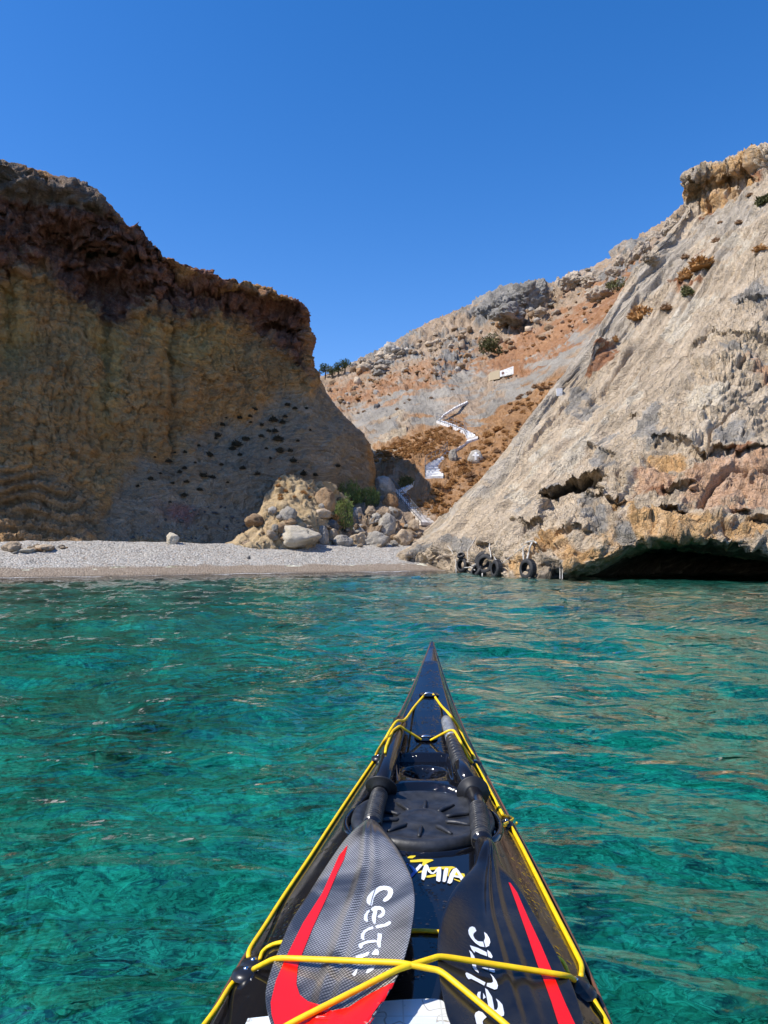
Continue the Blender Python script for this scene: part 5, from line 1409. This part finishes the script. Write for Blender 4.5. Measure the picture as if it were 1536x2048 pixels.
tree(44, 689, 717, 748, 22, m_pine, "tallest dark tree at the right end of the skyline grove")

# ---- white steps, railings, painted stone, wall
t = NT("whitewash"); P = t.obj(); n_ = t.noise(P, 5, 5)
m_lime = t.set(color=t.mix(t.mr(n_, .42, .68), (.80, .79, .76), (.56, .52, .46)), rough=.8, normal=t.bump(n_, .02, .4))
t = NT("worn_step_stone"); n_ = t.noise(t.obj(), 4, 6)
m_stepstone = t.set(color=t.mix(t.mr(n_, .4, .66), (.72, .66, .58), (.44, .37, .29)), rough=.85, normal=t.bump(n_, .03, .5))
m_rail = plain("railing_metal", (.13, .13, .13), .5, metal=.4)
m_beige = plain("beige_plaster", (.50, .40, .25), .9)
def stair(label, left, right, n, thick=.16, rail=None, rail_h=.62, lift=.14, tilt=.0, mat=None, drop=.16):
    L = np.array([ground_hit(x, y, [bv_hill]) for x, y in left]); Rr = np.array([ground_hit(x, y, [bv_hill]) for x, y in right])
    def res(Q, n):
        s = np.linspace(0, len(Q) - 1, n); return np.stack([np.interp(s, np.arange(len(Q)), Q[:, k]) for k in range(3)], -1)
    L, Rr = res(L, n + 1), res(Rr, n + 1)
    def climb(q):
        up = q[-1] >= q[0]; z = np.maximum.accumulate(q if up else q[::-1]); z = z if up else z[::-1]
        return np.linspace(z[0], z[-1], n + 1) * .6 + z * .4 + lift
    zl, zr = climb(L[:, 2]), climb(Rr[:, 2]); zm = (zl + zr) / 2
    zl, zr = zm * (1 - tilt) + zl * tilt, zm * (1 - tilt) + zr * tilt
    L[:, 2] = zl; Rr[:, 2] = zr
    base = (L[0] + Rr[0]) / 2; root = empty("stairway", base); tag(root, label, "stairway")
    Rn = np.random.RandomState(n)
    for k in range(n):
        a, b, c, d = L[k].copy(), Rr[k].copy(), Rr[k + 1].copy(), L[k + 1].copy()
        up = zl[k + 1] + zr[k + 1] >= zl[k] + zr[k]; V = []
        tz = [zl[k + 1], zr[k + 1]] if up else [zl[k], zr[k]]
        lo = [min(zl[k], zl[k + 1]), min(zr[k], zr[k + 1])]
        jt = lambda: Rn.normal(size=3) * .010
        for q, z in ((a, lo[0]), (b, lo[1]), (c, lo[1]), (d, lo[0])): V.append(np.array([q[0], q[1], z - drop]) + jt())
        for q, z in ((a, lo[0]), (b, lo[1]), (c, lo[1]), (d, lo[0])): V.append(np.array([q[0], q[1], z + .01]) + jt())
        e = .55      # riser laid back so its front catches sunlight, then the tread
        a2, b2 = (a + (d - a) * e, b + (c - b) * e) if up else (a, b); c2, d2 = (c, d) if up else (c + (b - c) * e, d + (a - d) * e)
        for q, z in ((a2, tz[0]), (b2, tz[1]), (c2, tz[1]), (d2, tz[0])): V.append(np.array([q[0], q[1], z]) + jt())
        V = np.array(V) - base
        F = [(0, 3, 2, 1), (8, 9, 10, 11)]
        for o_ in (0, 4): F += [(o_ + q, o_ + (q + 1) % 4, o_ + 4 + (q + 1) % 4, o_ + 4 + q) for q in range(4)]
        mk("step", V, F, mat or m_lime, root, smooth=False)
    for side in (rail or ""):
        E = L if side == 'l' else Rr
        E = E - base
        for hh in (rail_h, rail_h * .55, rail_h * .12): mk("rail", *tube(E + [0, 0, hh], .017, 6, smooth=1), m_rail, root)
        for k in range(0, n + 1, max(1, n // 9)): mk("post", *tube([E[k] + [0, 0, -.05], E[k] + [0, 0, rail_h]], .014, 6), m_rail, root)
    return root
stair("lowest flight of white steps with a metal railing, just above the beach boulders", [(842,1054),(784,986)], [(868,1046),(808,981)], 16, rail='l', mat=m_stepstone)
stair("short white landing path joining the lowest flight to the wide flight", [(798,990),(826,974)], [(800,982),(828,966)], 5, tilt=.8)
stair("widest flight of bright white steps narrowing to its top, halfway up the slope", [(850,957),(851,944),(882,915),(895,907)], [(887,957),(885,928),(893,913),(899,906)], 11, rail='l')
stair("thin white path running right from the upright grey stone to the bend", [(911,904),(930,892),(935,884)], [(914,900),(934,886),(956,880)], 9, tilt=.7)
stair("railed white flight doubling back left above the bend", [(934,878),(928,868),(900,856),(873,846)], [(956,879),(937,865),(912,853),(884,843)], 20, rail='l', tilt=.5)
stair("topmost white path climbing right across the grey slab", [(874,846),(888,842),(910,829),(936,806)], [(875,843.5),(887.5,839.5),(909,826.5),(935,803)], 22, tilt=.7, lift=.05, drop=.05)

g = boulder(931, 952, 914, 34, 25, m_sgrey, "domed grey stone on the slope painted with a white cross", "painted_stone", None, .8, .05, .5)
bvx = BVHTree.FromPolygons([Vector(v.co) + g.location for v in g.data.vertices], [tuple(p.vertices) for p in g.data.polygons])
pp_ = []
for q in ([(949.3,904),(953.6,904),(953.4,920),(949.0,920)], [(945.3,908.6),(957.6,908.6),(957.6,912.6),(945.3,912.6)]):
    V, F = densify(q, 1.6); Q = [hit(x, y, bvx, .02) for x, y in V]; F = [f for f in F if all(Q[i] is not None for i in f)]
    pp_.append((np.array([v if v is not None else [0, 0, 0] for v in Q]) - np.array(g.location), F))
mk("cross", *join(pp_), m_lime, g)

w0 = ground_hit(1000, 757, [bv_hill, bv_head]); Yw = w0[1] - .4
root = empty("garden_wall", at(1003, 757, Yw)); tag(root, "low plastered wall high on the slope, half white and half beige", "wall")
def slab(name, poly_px, Yd, th, mat, parent):
    a = np.array([at(x, y, Yd - (x - 985) * .034) for x, y in poly_px]) - np.array(parent.location); b = a + [0, th, 0]; n = len(a)
    mk(name, np.vstack([a, b]), [tuple(range(n))[::-1], tuple(range(n, 2 * n))] + [(k, (k + 1) % n, n + (k + 1) % n, n + k) for k in range(n)], mat, parent, smooth=False)
slab("white_section", [(1000,742),(1027,732),(1027,748),(1000,754)], Yw, 1.0, m_lime, root)
slab("beige_section", [(980,745),(999.5,739),(999.5,757),(980,761)], Yw, 1.0, m_beige, root)
slab("dark_smudge", [(1003,745),(1007,743.5),(1009,746),(1004,749)], Yw - .03, .02, plain("wall_dark_smudge", (.16, .07, .05), .9), root)  # thin dark red-brown panel set on the white section
w1 = ground_hit(1118, 792, [bv_hill, bv_head])
o = mk("marker_stone", *box((0, 0, .18), (.30, .25, .42)), m_lime, smooth=False); o.location = w1; tag(o, "tiny whitewashed marker block at the top of the orange gully", "marker")

# ---- tyres, ropes along the headland's foot
t = NT("tyre_rubber"); P = t.obj(); m_tyre = t.set(color=t.mix(t.mr(t.noise(P, 6, 4), .4, .7), (.016, .016, .017), (.05, .047, .043)), rough=.75, normal=t.bump(t.noise(P, 40, 3), .004, .5))
m_mrope = (lambda t: t.set(color=t.mix(t.mr(t.noise(t.obj(), 8, 3), .4, .6), (.42, .39, .33), (.58, .55, .49)), rough=.9))(NT("mooring_rope_fibre"))
def tyre(px, py, dpx, axis, Y, label, wfac=.34):
    Dm = dpx * Y / FPX; R0 = Dm / 2; w = Dm * wfac
    prof = [(.60, .38), (.58, .50), (.66, .54), (.84, .52), (.94, .44), (.985, .30), (1.0, .12), (.985, .10), (.985, .06), (1.0, .04), (1.0, -.04), (.985, -.06), (.985, -.10), (1.0, -.12), (.985, -.30), (.94, -.44), (.84, -.52), (.66, -.54), (.58, -.50), (.60, -.38), (.80, -.42), (.93, -.3), (.95, 0), (.93, .3), (.80, .42), (.60, .38)]
    root = empty("tyre", at(px, py, Y)); tag(root, label, "tyre", None)
    mk("casing", *lathe([(r * R0, z * w) for r, z in prof], 48, (0, 0, 0), axis), m_tyre, root)
    lug = []
    q = np.array(Vector(axis).to_track_quat('Z', 'Y').to_matrix())
    for k in range(30):
        a = k * math.tau / 30; rot = q @ np.array([[math.cos(a), -math.sin(a), 0], [math.sin(a), math.cos(a), 0], [0, 0, 1]])
        c = rot @ np.array([R0 * .995, 0, 0]); lug.append(box(c, (R0 * .05, R0 * .10, w * .72), rot))
    mk("tread", *join(lug), m_tyre, root, smooth=False)["kind"] = "stuff"
    return root
def head_Y(px, py, d=.35):
    h = ground_hit(px, py, [bv_head]); return (h[1] if h is not None else 26.0) - d
tyre(925, 1130, 29, (-.75, -.62, .1), min(28.6, head_Y(925, 1130)), "leftmost tyre hanging at the waterline next to the sand")
tyre(922, 1111, 16, (-.3, -.5, .75), min(28.6, head_Y(922, 1112)), "small tyre piece lying on top of the leftmost tyre")
tyre(972, 1128, 40, (-.62, -.78, .1), min(26.6, head_Y(972, 1130)), "large tyre with its open hole facing the water, in front of another")
tyre(968, 1122, 38, (-.62, -.78, .18), min(27.0, head_Y(968, 1124)) + .35, "tyre tucked behind the large open one")
tyre(954, 1142, 32, (-.8, -.35, .5), min(26.8, head_Y(954, 1140)), "tilted tyre low in the shadow left of the large open one")
tyre(993, 1138, 36, (-.95, -.28, .08), min(25.6, head_Y(993, 1138)), "tyre seen edge-on right of the large open one")
tyre(1056, 1138, 41, (-.86, -.5, .06), min(24.2, head_Y(1056, 1138)), "rightmost tyre hanging alone on two white straps")
def mrope(pts, label, r=.014, name="mooring_rope", d=.12):
    Q = []
    for q in pts:
        x, y = 860 + q[0] / 4.8, 1060 + q[1] / 4.8
        Y = q[2] if len(q) > 2 else head_Y(x, y, d)
        Q.append(at(x, y, Y))
    V, F = tube(Q, r, 7, smooth=4); o = mk(name, V, F, m_mrope); tag(o, label, "rope", None); return o
mrope([(880,142),(950,112),(1000,108),(1020,125)], "knotted white rope tied round the rock above the rightmost tyre", .03)
mrope([(896,150),(893,220),(898,290,24.1)], "left white strap holding the rightmost tyre", .02)
mrope([(985,112),(962,160),(945,230),(930,285,24.1)], "right, broader white strap holding the rightmost tyre", .032)
mrope([(940,140),(860,190),(760,265),(690,325,25.4)], "long taut rope slanting from the knot down to the edge-on tyre", .013)
mrope([(575,130),(570,170),(580,215),(585,262,26.2)], "rope dropping to the large open tyre", .022)
mrope([(600,170),(615,230),(630,285,25.4),(690,295,25.4)], "rope looped over the edge-on tyre", .018)
mrope([(330,362,28.2),(385,356,27.6),(455,320,26.8)], "white rope between the leftmost tyre and the large open one", .022)
mrope([(385,356,27.6),(432,386,26.8)], "short white rope branching down to the tilted tyre", .022)
mrope([(170,150),(215,215),(245,290),(250,360,28.6),(250,452,28.4)], "frayed pale rope hanging straight down at the sand's edge", .016)
mrope([(440,70),(400,140),(360,200),(365,310)], "old rope trailing down the rock above the tyres", .016)
mrope([(1250,296),(1248,380),(1248,470,22.7)], "left pale rope hanging into the water near the cave", .012)
mrope([(1262,296),(1270,380),(1270,472,22.7)], "right pale rope hanging into the water near the cave", .011)
mrope([(502,415,26.2),(502,458,26.1)], "stub of white rope dangling under the large open tyre", .02)
